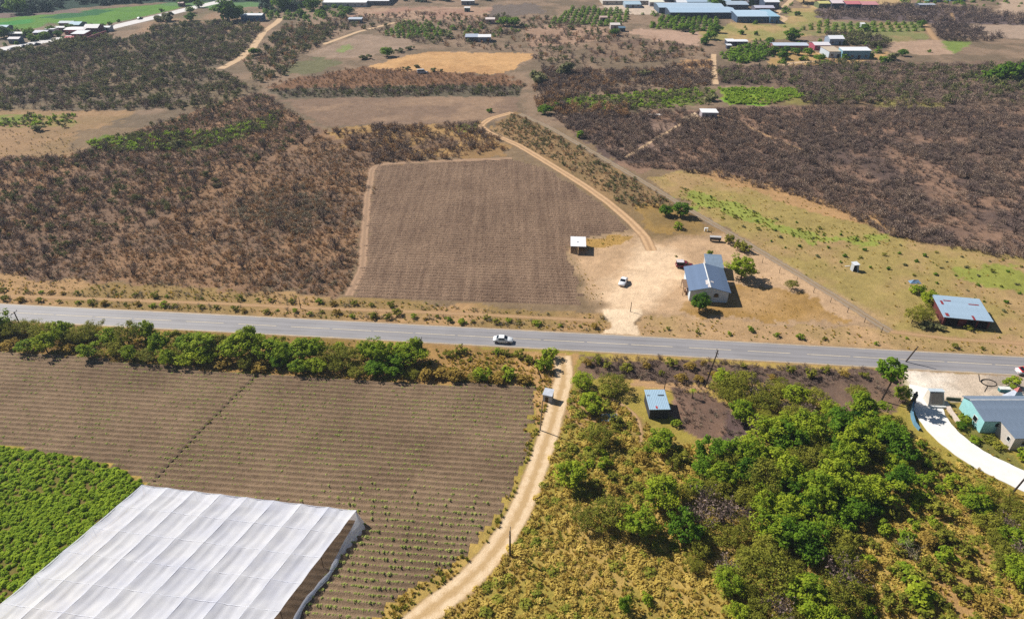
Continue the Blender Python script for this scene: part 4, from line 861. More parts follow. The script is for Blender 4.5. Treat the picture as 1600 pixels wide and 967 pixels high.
# far buildings: name, label, px, py, w, d, h, roof, rise, wall, roof colour, openings
FB = [
 ('long_shed', 'longest blue roofed shed, front left of the far factory', 1098, 29.5, 47, 24, 4, 'gable_x', 1.2, (60, 72, 90), (176, 200, 222)),
 ('long_shed', 'blue roofed shed at the front right of the far factory', 1177, 36, 23, 26, 4, 'gable_x', 1.2, (70, 90, 115), (186, 210, 230)),
 ('end_block', 'narrow blue end block closing the right of the far factory', 1209.5, 37, 6.5, 24, 4.4, 'shed', .5, (90, 130, 165), (160, 198, 220)),
 ('long_shed', 'pale blue roofed shed behind the left half of the far factory', 1080, 21.5, 48, 22, 4, 'gable_x', 1.0, (80, 95, 112), (180, 202, 222)),
 ('rear_shed', 'broad blue grey shed at the back of the far factory', 1108, 12.5, 34, 26, 4, 'gable_x', 1.2, (90, 100, 112), (168, 190, 210)),
 ('rear_shed', 'grey blue shed between factory trees', 1152, 17, 16, 18, 4, 'gable_x', 1.0, (90, 100, 112), (176, 192, 208)),
 ('arched_barn', 'white roofed barn at the rear right of the far factory', 1205, 15, 11, 14, 5, 'gable_x', 1.6, (70, 86, 110), (240, 242, 246)),
 ('rear_shed', 'lilac grey shed behind the right end of the factory', 1194, 21, 14, 10, 3.5, 'gable_x', 1.0, (100, 96, 110), (200, 200, 216)),
 ('rear_shed', 'white roofed low shed at the top left of the factory', 1066, 12, 9, 9, 3.5, 'gable_x', 1.0, (60, 70, 90), (238, 240, 244)),
 ('rear_shed', 'long pale shed at the top of the picture right of the factory trees', 1186, 6, 14, 20, 4, 'gable_x', 1.0, (110, 110, 120), (206, 208, 216)),
 ('rear_shed', 'small white shed at the top edge above the factory', 1124, 3, 9, 12, 4, 'gable_x', 1.0, (110, 110, 120), (226, 228, 234)),
 ('rear_shed', 'low grey blue shed at top edge left of factory trees', 1050, 3.5, 12, 14, 4, 'gable_x', 1.0, (110, 110, 120), (198, 204, 214)),
 ('plastic_tunnel', 'huge white plastic greenhouse at the top left of centre', 538, 11.5, 34, 60, 3.2, 'gable_x', .8, (200, 200, 200), (246, 246, 246)),
 ('plastic_tunnel', 'second white plastic greenhouse right of the huge one', 582, 9, 26, 40, 3.2, 'gable_x', .8, (120, 120, 126), (244, 244, 246)),
 ('plastic_tunnel', 'broad white roof at the top edge right of centre', 985, 8, 44, 60, 3, 'gable_x', .8, (206, 196, 182), (244, 240, 236)),
 ('blue_tunnel', 'small blue grey tunnel before the broad white roof', 989, 13, 12, 16, 2.5, 'gable_x', 1.0, (150, 166, 180), (176, 200, 216)),
 ('pale_hall', 'cream roof right of the small blue tunnel', 1026, 10.5, 11, 22, 3, 'gable_x', .7, (180, 176, 180), (236, 232, 214)),
 ('farm_hall', 'long white roofed farm hall with blue front among far trees', 394, 34, 15, 7, 4, 'gable_x', .7, (70, 110, 140), (238, 240, 242)),
 ('grey_shed', 'thin silver roofed shed beside the far grey scrub', 555, 37, 9, 5, 2.6, 'shed', .4, (90, 96, 110), (190, 198, 210)),
 ('white_barn', 'white roof alone in a far dark field', 731, 8.5, 10, 9, 3, 'gable_x', .7, (150, 150, 150), (240, 238, 236)),
 ('field_hut', 'small white hut with green side in a far field', 730, 19, 4, 4, 2.6, 'shed', .4, (60, 120, 110), (230, 226, 222)),
 ('pink_house', 'pink and white house beside two round far trees', 766, 38, 6, 6, 3, 'gable_x', .7, (190, 160, 150), (236, 220, 214)),
 ('farm_barn', 'dark fronted barn with blue grey roof, left of the two above the tan field', 737, 66, 7.5, 7, 2.8, 'shed', .5, (56, 62, 80), (176, 186, 204)),
 ('farm_barn', 'white roofed barn, right of the two above the tan field', 757, 66.5, 7.5, 8, 3.0, 'gable_x', .8, (130, 140, 160), (246, 246, 248)),
 ('field_house', 'cream roofed house at the corner of far fields', 961, 47, 6, 6, 3, 'gable_x', .8, (190, 176, 168), (232, 222, 214)),
 ('field_shed', 'dark blue shed beside the cream roofed house', 972, 50, 4, 4, 2.2, 'shed', .3, (60, 76, 90), (90, 120, 140)),
 ('brick_house', 'pinkish house in front of the far orchard', 943, 34, 5, 5, 2.6, 'gable_x', .6, (180, 150, 136), (206, 178, 166)),
 ('low_shed', 'white roofed shed, left of the pair above the dark orchard', 1142, 72, 4.6, 6, 2.4, 'shed', .3, (70, 74, 90), (240, 242, 246)),
 ('low_shed', 'white roofed shed, right of the pair above the dark orchard', 1158.5, 72, 7, 6, 2.4, 'gable_x', .4, (80, 84, 100), (240, 242, 246)),
 ('low_shed', 'tiny white hut below the pair above the dark orchard', 1139, 77, 2.6, 3, 2, 'shed', .2, (70, 74, 90), (234, 236, 240)),
 ('poultry_shed', 'long low shed with silver blue roof left of the farm buildings', 1235, 79, 20, 8, 2.6, 'gable_x', .7, (150, 110, 106), (206, 214, 230)),
 ('pink_barn', 'white roofed barn with crimson front in the far farm', 1284, 79, 9, 9, 2.8, 'gable_x', .8, (176, 84, 104), (236, 232, 236)),
 ('white_barn', 'white arched barn at the back of the far farm', 1306, 71, 8.5, 8, 3.6, 'gable_x', 1.2, (150, 165, 185), (244, 244, 248)),
 ('block_house', 'white block house with dirty beige terrace in the far farm', 1304, 91, 7.2, 13, 3.4, 'flat', 0, (196, 206, 218), (206, 188, 164)),
 ('blue_hall', 'light blue hall with white roof at the right of the far farm', 1336, 92.5, 15.5, 6, 4.4, 'shed', .6, (130, 172, 192), (242, 244, 248)),
 ('red_roof_hall', 'red roofed hall at the top of the far right row', 1296, 5, 15, 12, 4, 'gable_x', 1.4, (110, 60, 60), (196, 72, 84)),
 ('yellow_house', 'yellow fronted house at the left of the red roofed row', 1288, 13.5, 9, 10, 3.4, 'gable_x', 1.0, (110, 120, 80), (214, 206, 130)),
 ('row_house', 'pale pink roofed house second in the far red roofed row', 1309, 14.5, 10, 12, 4, 'gable_x', 1.4, (66, 70, 84), (240, 222, 224)),
 ('row_house', 'red roofed house third in the far red roofed row', 1333, 16, 12, 12, 4, 'gable_x', 1.4, (60, 66, 80), (216, 130, 136)),
 ('row_house', 'white and red roofed house at the right of the far row', 1358, 17, 12, 13, 4, 'gable_x', 1.4, (60, 56, 62), (214, 150, 152)),
 ('grey_hall', 'long grey roofed shed alone in the far right scrub', 1448, 14.5, 12, 8, 2.8, 'gable_x', .6, (70, 76, 90), (176, 182, 194)),
 ('turquoise_house', 'turquoise roofed house at the top edge far right', 1462, 4, 11, 10, 3, 'gable_x', .8, (110, 150, 150), (150, 206, 210)),
 ('turquoise_house', 'second turquoise roofed house further right at the top edge', 1496, 2.5, 12, 10, 3, 'gable_x', .8, (110, 150, 160), (150, 200, 214)),
 ('white_hut', 'round white tank hut in the far green orchard', 1348, 44, 2.6, 2.6, 2.4, 'shed', .3, (200, 206, 210), (245, 245, 245)),
 # roadside village top left
 ('village_house', 'long white roofed shed at the left of the roadside village', 27, 59.5, 11, 5, 2.5, 'gable_x', .5, (90, 96, 110), (240, 238, 236)),
 ('village_house', 'blue roofed house at the far left edge of the village', 4, 51, 7, 7, 3, 'gable_x', .8, (110, 120, 130), (186, 208, 226)),
 ('village_house', 'white roofed house nearest the road at the left of the village', 23, 69, 6.5, 5, 2.8, 'gable_x', .7, (56, 86, 110), (232, 226, 226)),
 ('village_house', 'dark fronted house with white roof in the middle of the village', 64, 59.5, 8, 7, 3, 'gable_x', .8, (46, 56, 80), (220, 220, 232)),
 ('village_house', 'bright white house left of the round village tree', 79, 54, 5.5, 6, 3, 'flat', .8, (236, 234, 236), (246, 246, 248)),
 ('village_house', 'low white roof behind the round village tree', 96, 50.5, 8, 5, 2.6, 'gable_x', .5, (150, 140, 136), (240, 238, 238)),
 ('village_house', 'brown fronted house with pale roof beside the green field', 104, 44, 9, 6, 3, 'gable_x', .8, (150, 110, 100), (206, 214, 218)),
 ('village_house', 'blue roofed village hall beside the green field', 117, 47, 7, 10, 3, 'gable_x', 1.2, (90, 126, 120), (186, 212, 226)),
 ('roadside_shed', 'long white roof beside the highway in the village', 118, 55, 13, 10, 3, 'gable_x', .6, (170, 80, 92), (244, 240, 240)),
 ('roadside_shed', 'white roof with maroon front below the highway', 123, 60.5, 8, 8, 2.6, 'shed', .6, (150, 66, 76), (232, 234, 236)),
 ('maroon_house', 'maroon gabled house with white roof at the right of the village', 144, 53.5, 9, 8, 3.6, 'gable_x', 1.6, (112, 66, 80), (244, 240, 238)),
 ('roadside_shed', 'white block at the right end of the village', 164, 50, 7, 5, 2.6, 'gable_x', .5, (190, 196, 206), (238, 240, 242)),
 ('red_canopy', 'small crimson arched canopy below the highway', 109, 65.5, 5, 4, 2.2, 'gable_x', .6, (150, 60, 70), (186, 74, 84)),
 ('village_hut', 'small pale hut where the highway meets the village', 283, 11, 4, 4, 2.6, 'gable_x', .5, (140, 110, 110), (206, 180, 170)),
]
for nm, lb, px, py, w_, d_, h_, rf, rs_, wc, rc in FB:
    ops = []
    if w_ >= 4:
        nw = max(1, min(6, int(w_ / 3.2))); 
        for i in range(nw):
            xc = -w_ / 2 + w_ * (i + .5) / nw
            ops.append(('F', 'door', xc, 0, min(1.4, w_ / nw * .4), 2.1, (200, 200, 200), (40, 40, 46)) if i == nw // 2 else ('F', 'window', xc, 1.0, min(1.4, w_ / nw * .45), 1.0, (205, 205, 205)))
    building(nm, lb, px, py, w_, d_, h_, 0, rf, rs_, .3, wc, rc, ops, False, cat='house' if 'house' in nm else 'shed', rvar=.12)
wall_line([(128, 68), (150, 60), (167, 54)], .6, 2.2, 'maroon_wall', 'long maroon boundary wall below the village', (150, 84, 88))

# ------------------------------------------------------------------ vehicles
def loft(secs):
    """secs: (x, [(y,z)...]) closed rings of equal length"""
    mb = MB(); n = len(secs[0][1]); v = [(x, y, z) for x, rg in secs for y, z in rg]
    f = [(i*n+k, (i+1)*n+k, (i+1)*n+(k+1)%n, i*n+(k+1)%n) for i in range(len(secs)-1) for k in range(n)]
    return mb.add(v, f + [tuple(range(n)), tuple((len(secs)-1)*n + k for k in range(n-1, -1, -1))])
def ring(w_, z0, z1, c=.12): return [(-w_, z0 + c), (-w_ + c, z0), (w_ - c, z0), (w_, z0 + c), (w_, z1 - c), (w_ - c, z1), (-w_ + c, z1), (-w_, z1 - c)]
def car(name, label, px, py, rz, colr, roofc=None, bed=False, L=4.4, group=None, van=False, cat='car'):
    o = empty(name, P(px, py, .03), rz, label, cat, group); pm = plain(colr, .3, 0, .04, spec=.5); pr = pm if roofc is None else plain(roofc, .3, 0, .04, spec=.5); k = L / 4.4; H_ = L / 2
    b = loft([(-H_, ring(.72, .42, .78)), (-H_ + .12, ring(.82, .28, .92)), (-1.35*k, ring(.86, .22, .98)), (-.9*k, ring(.87, .22, .98)), (.9*k, ring(.87, .22, .97)), (1.4*k, ring(.85, .22, .90)), (H_ - .2, ring(.80, .26, .80)), (H_, ring(.68, .38, .66))]).build('body', pm, o, True)
    if van: cs = [(-H_ + .1, .78, .80, 1.95), (-H_ + .3, .84, .9, 2.05), (.7*k, .84, .9, 2.05), (1.5*k, .8, .85, .95)]
    elif bed: cs = [(-.35*k, .78, .9, .98), (-.25*k, .72, .9, 1.55), (.45*k, .72, .9, 1.56), (1.15*k, .80, .9, .95)]
    else: cs = [(-1.6*k, .78, .9, .97), (-.85*k, .66, .9, 1.42), (.25*k, .66, .9, 1.44), (1.05*k, .78, .9, .96)]
    cb = loft([(x, [(-.86, zb), (.86, zb), (wt, zt), (-wt, zt)]) for x, wt, zb, zt in cs]).build('cabin', pr, o)
    # windows sit on the cabin's slopes
    (x0, w0, _, z0), (x1, w1_, _, z1), (x2, w2_, _, z2), (x3, w3, _, z3) = cs
    def lerp(a, b, u): return a + (b - a) * u
    def pane(q): MB().slab(q, -.012).build('window', M['darkglass'], o)
    def cross(xa, wa, za, xb, wb, zb, u): return lerp(xa, xb, u), lerp(wa, wb, u), lerp(za, zb, u)
    a, b2 = cross(x3, w3, z3, x2, w2_, z2, .15), cross(x3, w3, z3, x2, w2_, z2, .92)
    pane([(a[0], -a[1]*.88, a[2]), (a[0], a[1]*.88, a[2]), (b2[0], b2[1]*.9, b2[2]), (b2[0], -b2[1]*.9, b2[2])])
    if not van:
        a, b2 = cross(x0, w0, z0, x1, w1_, z1, .2), cross(x0, w0, z0, x1, w1_, z1, .9)
        pane([(a[0], a[1]*.86, a[2]), (a[0], -a[1]*.86, a[2]), (b2[0], -b2[1]*.88, b2[2]), (b2[0], b2[1]*.88, b2[2])])
    for s in (-1, 1):
        for xa, xb in ((x1 + .05, (x1 + x2)/2 - .04), ((x1 + x2)/2 + .04, x2 + .12)):
            yb, zb_ = lerp(.86, w1_, .22), lerp(.9, z1, .22); yt, zt_ = lerp(.86, w1_, .88), lerp(.9, z1, .88)
            q = [(xa, s*yb, zb_), (xb + .1, s*yb, zb_), (xb, s*yt, zt_), (xa + .05, s*yt, zt_)]
            pane(q if s < 0 else q[::-1])
        for xw in (-1.35*k, 1.35*k):
            wh = MB(); wh.tube([(xw, s*.66, .31), (xw, s*.89, .31)], .31, 14); t_ = wh.build('tyre', M['tyre'], o)
            MB().tube([(xw, s*.885, .31), (xw, s*.9, .31)], .19, 10).build('rim', M['metal'], t_)
        MB().box(H_ - .22, s*.5 - .16, .58, H_ - .04, s*.5 + .16, .72).build('headlight', plain((235, 238, 240), .2), o)
        MB().box(-H_ - .01, s*.58 - .14, .62, -H_ + .1, s*.58 + .14, .8).build('tail_light', plain((170, 30, 30), .3), o)
    if bed: MB().box(-H_ + .2, -.7, .99, -.45*k, .7, 1.0).build('truck_bed', M['black'], o)
    a = o.location; PADS.append((a.x, a.y, 2.6)); return o
ra = math.atan2(rdir[1], rdir[0])
rc = at(787, 533); 
car('car', 'white car driving along the asphalt road', 786, 534, ra, (244, 246, 248))
car('parked_car', 'white car parked on the bare dirt yard', 973.5, 443, R(-112), (244, 246, 250), L=3.9)
car('car', 'white car with red top cut off at the right edge on the road', 1603, 584, ra, (236, 238, 240), (200, 50, 50), L=4.2)
pk = car('pickup_truck', 'maroon pickup truck with white framed dark cargo box behind the farmhouse', 1069, 417.5, R(-4), (120, 26, 40), bed=True, L=4.6, cat='truck')
MB().box(-2.1, -.78, 1.0, -.5, .78, 1.75).build('cargo_box', M['black'], pk); MB().box(-2.15, -.83, 1.752, -.3, .83, 1.83).build('cargo_roof', plain((225, 215, 218), .5), pk)
car('van', 'grey white van parked at the edge of the tan field', 660, 115, R(10), (196, 200, 206), van=True, L=5.4, cat='van')
for i, (px, py, cl, lb) in enumerate([(20, 79, (44, 62, 92), 'dark blue car nearest on the far highway shoulder'), (38, 74.5, (60, 76, 100), 'blue car second along the far highway shoulder'), (48, 72, (70, 84, 110), 'slate car third along the far highway shoulder'), (58, 71, (80, 90, 110), 'grey car beside the highway below the village'), (219, 30.5, (40, 50, 60), 'dark car driving far up the pale highway'), (8, 83, (40, 60, 84), 'dark car at the left edge below the highway')]):
    car('roadside_car', lb, px, py, math.atan2(*(at(180, 42) - at(60, 66.5))[::-1]), cl, group='cars along the far highway')

# ------------------------------------------------------------------ poles and posts
def power_pole(label, px, py, h_, lean=(0, 0), arms=1, mat='pole', r=.16, group='utility poles', name='utility_pole', cat='pole'):
    o = empty(name, P(px, py), 0, label, cat, group); top = Vector((lean[0], lean[1], h_))
    MB().tube([(0, 0, -.2), top * .5, top], [r, r * .85, r * .65], 8).build('pole_shaft', M[mat], o)
    for i in range(arms):
        c = top * (1 - .045 - .07 * i); ar = MB(); e = Vector((rnor[0], rnor[1], 0)) * .9
        ar.tube([c - e, c + e], .06, 4).build('crossarm', M['pole'], o)
        for k in (-.85, 0, .85): 
            q = c + Vector((rnor[0], rnor[1], 0)) * .9 * k; MB().lathe([(.05, q.z + .04), (.08, q.z + .12), (.05, q.z + .26)], 6, q.x, q.y).build('insulator', plain((150, 150, 152), .4), o)
    return o
power_pole('tall leaning utility pole with double crossarm on the south side of the road', 1101, 605, 9.6, (1.0, -.6), 2)
power_pole('dark leaning utility pole at the right edge below the concrete drive', 1580, 772, 6.4, (1.35, 0), 1)
power_pole('short utility pole beside the pale dirt track at the bottom', 797, 868, 5.6, (0, 0), 1)
power_pole('dark utility pole in the hedge beside the road left of the white car', 661, 562, 5.4, (-.1, 0), 1)
power_pole('thin leaning pole at the road by the tall tree', 1415, 565, 4.2, (1.2, -.3), 0)
power_pole('pole at the far left end of the hedge by the road', 31, 507, 3.4, (0, 0), 1)
power_pole('pale leaning pole below the white booth', 844, 672, 7.2, (.3, .1), 0, 'palepole', .13)
power_pole('thin post behind the metal roofed hut', 1037.5, 609, 3.0, (.12, 0), 0, r=.09)
power_pole('thin post at the yard entrance', 985, 487, 2.6, (.05, 0), 0, r=.1)
power_pole('dead stump leaning beside the white booth', 847, 594, 2.4, (-.9, .3), 0, r=.14, name='dead_stump', cat='stump', group=None)
power_pole('post in the verge scrub left of the ploughed field', 470, 482, 3.2, (0, 0), 0, r=.1)
power_pole('charred leaning stump at the left end of the verge', 44, 430, 3.2, (-1.2, .3), 0, r=.12, name='charred_stump', cat='stump', group=None)
for i in range(15):                                   # fence posts along the lane's lower end
    k = i / 14; power_pole('rough fence post in the row beside the gravel lane', 1010 + 372 * k - 5, 297 + 216 * k + 6, 1.5, (random.uniform(-.1, .1), 0), 0, r=.07, group='fence posts beside the lane', name='fence_post', cat='post')

# ------------------------------------------------------------------ the white shade-cloth house
n0 = P(222, 765); n1_ = P(566, 806); n2_ = P(-30, 985)
HT = 2.6
c00, c10 = at(222, 757, HT), at(557, 797, HT); cL = at(0, 944, HT); cR = at(428, 967, HT)
eu = (c10 - c00); Wn = np.linalg.norm(eu); eu /= Wn; lv = (cL - c00) / np.linalg.norm(cL - c00); rv = (cR - c10) / np.linalg.norm(cR - c10)
Ln = 46.0
net = empty('shade_house', (float(c00[0]), float(c00[1]), 0), 0, 'large white shade cloth canopy over crops at the lower left', 'shade house')
o0 = c00
def net_pt(u, v):       # u across 0..1, v metres down
    a = c00 + lv * v; b = c10 + rv * v; return a + (b - a) * u - o0
cm, t, p = new_mat('shade_cloth'); pos = nd(t, 'ShaderNodeTexCoord').outputs['Object']
n1 = tex_noise(t, .25, pos, 5, .6); n2 = tex_noise(t, 3, pos, 3)
cc = mixc(t, maprange(t, n1, .35, .65, 0, 1), lin((226, 229, 242), .95), lin((246, 247, 252), .95))
t.links.new(cc, p.inputs['Base Color']); p.inputs['Roughness'].default_value = .7
tr = nd(t, 'ShaderNodeBsdfTranslucent'); t.links.new(cc, tr.inputs[0]); mx = nd(t, 'ShaderNodeMixShader'); mx.inputs[0].default_value = .3
tp_ = nd(t, 'ShaderNodeBsdfTransparent'); mx2 = nd(t, 'ShaderNodeMixShader'); mx2.inputs[0].default_value = .22
t.links.new(p.outputs[0], mx.inputs[1]); t.links.new(tr.outputs[0], mx.inputs[2]); t.links.new(mx.outputs[0], mx2.inputs[1]); t.links.new(tp_.outputs[0], mx2.inputs[2]); t.links.new(mx2.outputs[0], t.nodes['Material Output'].inputs[0])
NB = 8; BAY = 4.7
for b_ in range(NB):
    nu, nv = 13, int(Ln / .45); uu = np.linspace(b_ / NB, (b_ + 1) / NB, nu); vv_ = np.linspace(0, Ln, nv); V = []
    ph = rng.uniform(0, 6.28, 4); UU, VV = np.meshgrid(uu, vv_); wr = (fbm(UU * NB * 7 + VV * .12, VV * .22, 91, 3) - .5) * .2 + (fbm(UU * NB * 1.2, VV * .3, 55, 3) - .5) * .16
    for j, v_ in enumerate(vv_):
        fr = (v_ % BAY) / BAY; sv = 1 - (2 * fr - 1) ** 2
        for i, u_ in enumerate(uu):
            lu = (u_ * NB - b_); su = 1 - (2 * lu - 1) ** 2; xy = net_pt(u_, v_)
            if b_ == 0: xy = xy + eu * .16 * sv * (1 - lu) ** 3
            if b_ == NB - 1: xy = xy - eu * .16 * sv * lu ** 3
            xy = xy + rv * .14 * su * math.exp(-v_ * .9)
            fold = .045 * math.sin(lu * 17 + ph[0] + .25 * math.sin(v_ * .5 + ph[1])) * su + .03 * math.sin(lu * 31 + ph[2] + v_ * .15) * su
            edge = .3 * math.exp(-v_ * .9) * (0 if j else 0)
            V.append((xy[0], xy[1], HT - .16 * su - .26 * sv * (.4 + .6 * su) + fold + .015 * math.sin(v_ * 2.1 + ph[3] + lu * 3) + wr[j, i] * (.25 + .75 * su)))
    F = [(j*nu+i, (j+1)*nu+i, (j+1)*nu+i+1, j*nu+i+1) for j in range(nv-1) for i in range(nu-1)]
    link('cloth_panel', mesh_np('cloth_panel', V, F, cm, True), net)
    if b_ < NB:                                              # doubled seam strip along the panel's joint
        V = []
        for j, v_ in enumerate(vv_):
            fr = (v_ % BAY) / BAY; sv = 1 - (2 * fr - 1) ** 2
            for du in (-.03, .03): xy = net_pt((b_ + .0) / NB, v_); V.append((xy[0] + eu[0] * du * 2, xy[1] + eu[1] * du * 2, HT + .012 - .105 * sv))
        link('seam', mesh_np('seam', V, [(2*j, 2*j+1, 2*j+3, 2*j+2) for j in range(nv-1)], cm), net)
for k in range(int(Ln / BAY) + 1):                           # cross cables under and over the cloth
    pts = [(*net_pt(u_, k * BAY), HT + .005 - .16 * (1 - (2 * ((u_ * NB) % 1) - 1) ** 2)) for u_ in np.linspace(0, 1, NB * 6 + 1)]
    V = []
    for q in pts:
        for dv in (-.035, .035): V.append((q[0] + lv[0] * dv, q[1] + lv[1] * dv, q[2] + .012))
    link('cross_band', mesh_np('cross_band', V, [(2*j, 2*j+1, 2*j+3, 2*j+2) for j in range(len(pts)-1)], cm), net)
pm_ = MB().tube([(0, 0, -.3), (0, 0, HT - .02)], .06, 6).mesh('post', M['wood'])
for b_ in range(0, NB + 1, 2):
    for k in range(0, int(Ln / BAY) + 1, 2): link('post', pm_, net, loc=(*net_pt(b_ / NB, k * BAY), 0))
# skirts on the back and left sides, sloping out to the ground
def skirt(name, pts_top, out, h0=.05, seed=0):
    V = []
    for j, q in enumerate(pts_top):
        wob = .12 * math.sin(j * 1.3 + seed)
        for k in range(5): f_ = k / 4; V.append((q[0] + out[0] * (f_ * (.55 + wob)), q[1] + out[1] * (f_ * (.55 + wob)), (HT - .01) * (1 - f_) + h0 * f_ + .03 * math.sin(j * 2.7 + k)))
    link(name, mesh_np(name, V, [(j*5+k, j*5+k+1, (j+1)*5+k+1, (j+1)*5+k) for j in range(len(pts_top)-1) for k in range(4)], cm, True), net)
skirt('back_skirt', [net_pt(u_, 0) + rv * .14 * (1 - (2 * ((u_ * NB) % 1) - 1) ** 2) for u_ in np.linspace(0, .9999, 12 * NB + 1)], -rv * .3)
skirt('side_skirt', [net_pt(0, v_) + eu * .16 * (1 - (2 * (v_ % BAY) / BAY - 1) ** 2) for v_ in np.linspace(0, Ln, 100)], -eu * 1.0, seed=2)
# hanging corner drape and the curtain bundled along the open right side
V = []; tops = net_pt(1, 0); 
for j in range(14):
    f_ = j / 13; c_ = Vector((tops[0] + eu[0] * 1.0 * min(1, f_ * 6), tops[1] + eu[1] * 1.0 * min(1, f_ * 6), 0)); d_ = Vector((rv[0], rv[1], 0)) * (f_ * 8.5)
    for k in range(8):
        g_ = k / 7; zt = HT * (1 - f_ * .80); wd_ = .9 + .3 * math.sin(f_ * 3)
        V.append((c_.x + d_.x + eu[0] * wd_ * (g_ - .2) * (1.3 - f_), c_.y + d_.y + eu[1] * wd_ * (g_ - .2) * (1.3 - f_), max(.06, zt * (1 - g_) + .08 * math.sin(k * 2.3 + j))))
link('corner_drape', mesh_np('corner_drape', V, [(j*8+k, (j+1)*8+k, (j+1)*8+k+1, j*8+k+1) for j in range(13) for k in range(7)], cm, True), net)
mb = MB(); pts = []; rad = []
for j in range(34):
    v_ = 8 + j * 1.1; q = net_pt(1, v_) + eu * (1.25 + .25 * math.sin(j * .7) + .01 * v_); pts.append((q[0], q[1], .42 + .12 * math.sin(j * 1.9))); rad.append(.34 + .1 * math.sin(j * 2.3))
mb.tube(pts, rad, 9).build('rolled_curtain', cm, net, True)
NETPOLY = np.array([net_pt(u_, v_) + o0 for u_, v_ in ((-.02, -1), (1.03, -1), (1.03, Ln), (-.02, Ln))])
# ------------------------------------------------------------------ trees and bushes that can be told apart
KN = dict(snag='bare_tree', bright='leafy_tree', dark='dense_tree', olive='thorn_tree', dry='dry_shrub', bush='green_bush', obush='olive_bush', fartree='far_tree', farbush='far_bush', faroliv='grey_bush')
def plant(kind, x, y, rad, label, group=None, hs=1.0, name=None, cat=None):
    """a tree of the kind with crown radius rad at world x, y"""
    i = random.randrange(len(PROTO[kind])); cr, tk, r0 = PROTO[kind][i]; s = rad / r0
    o = empty(name or KN[kind], (float(x), float(y), 0), random.uniform(0, 6.28), label, cat or ('tree' if 'tree' in (name or KN[kind]) else 'bush'), group)
    o.scale = (s, s * random.uniform(.9, 1.1), s * hs)
    link('crown', cr, o); link('trunk', tk, o); return o
def plantp(kind, px, py, rad, label, group=None, hs=1.0, **k):
    a = at(px, py); TAKEN.append((a[0], a[1], rad * .7)); return plant(kind, a[0], a[1], rad, label, group, hs, **k)
TAKEN = []
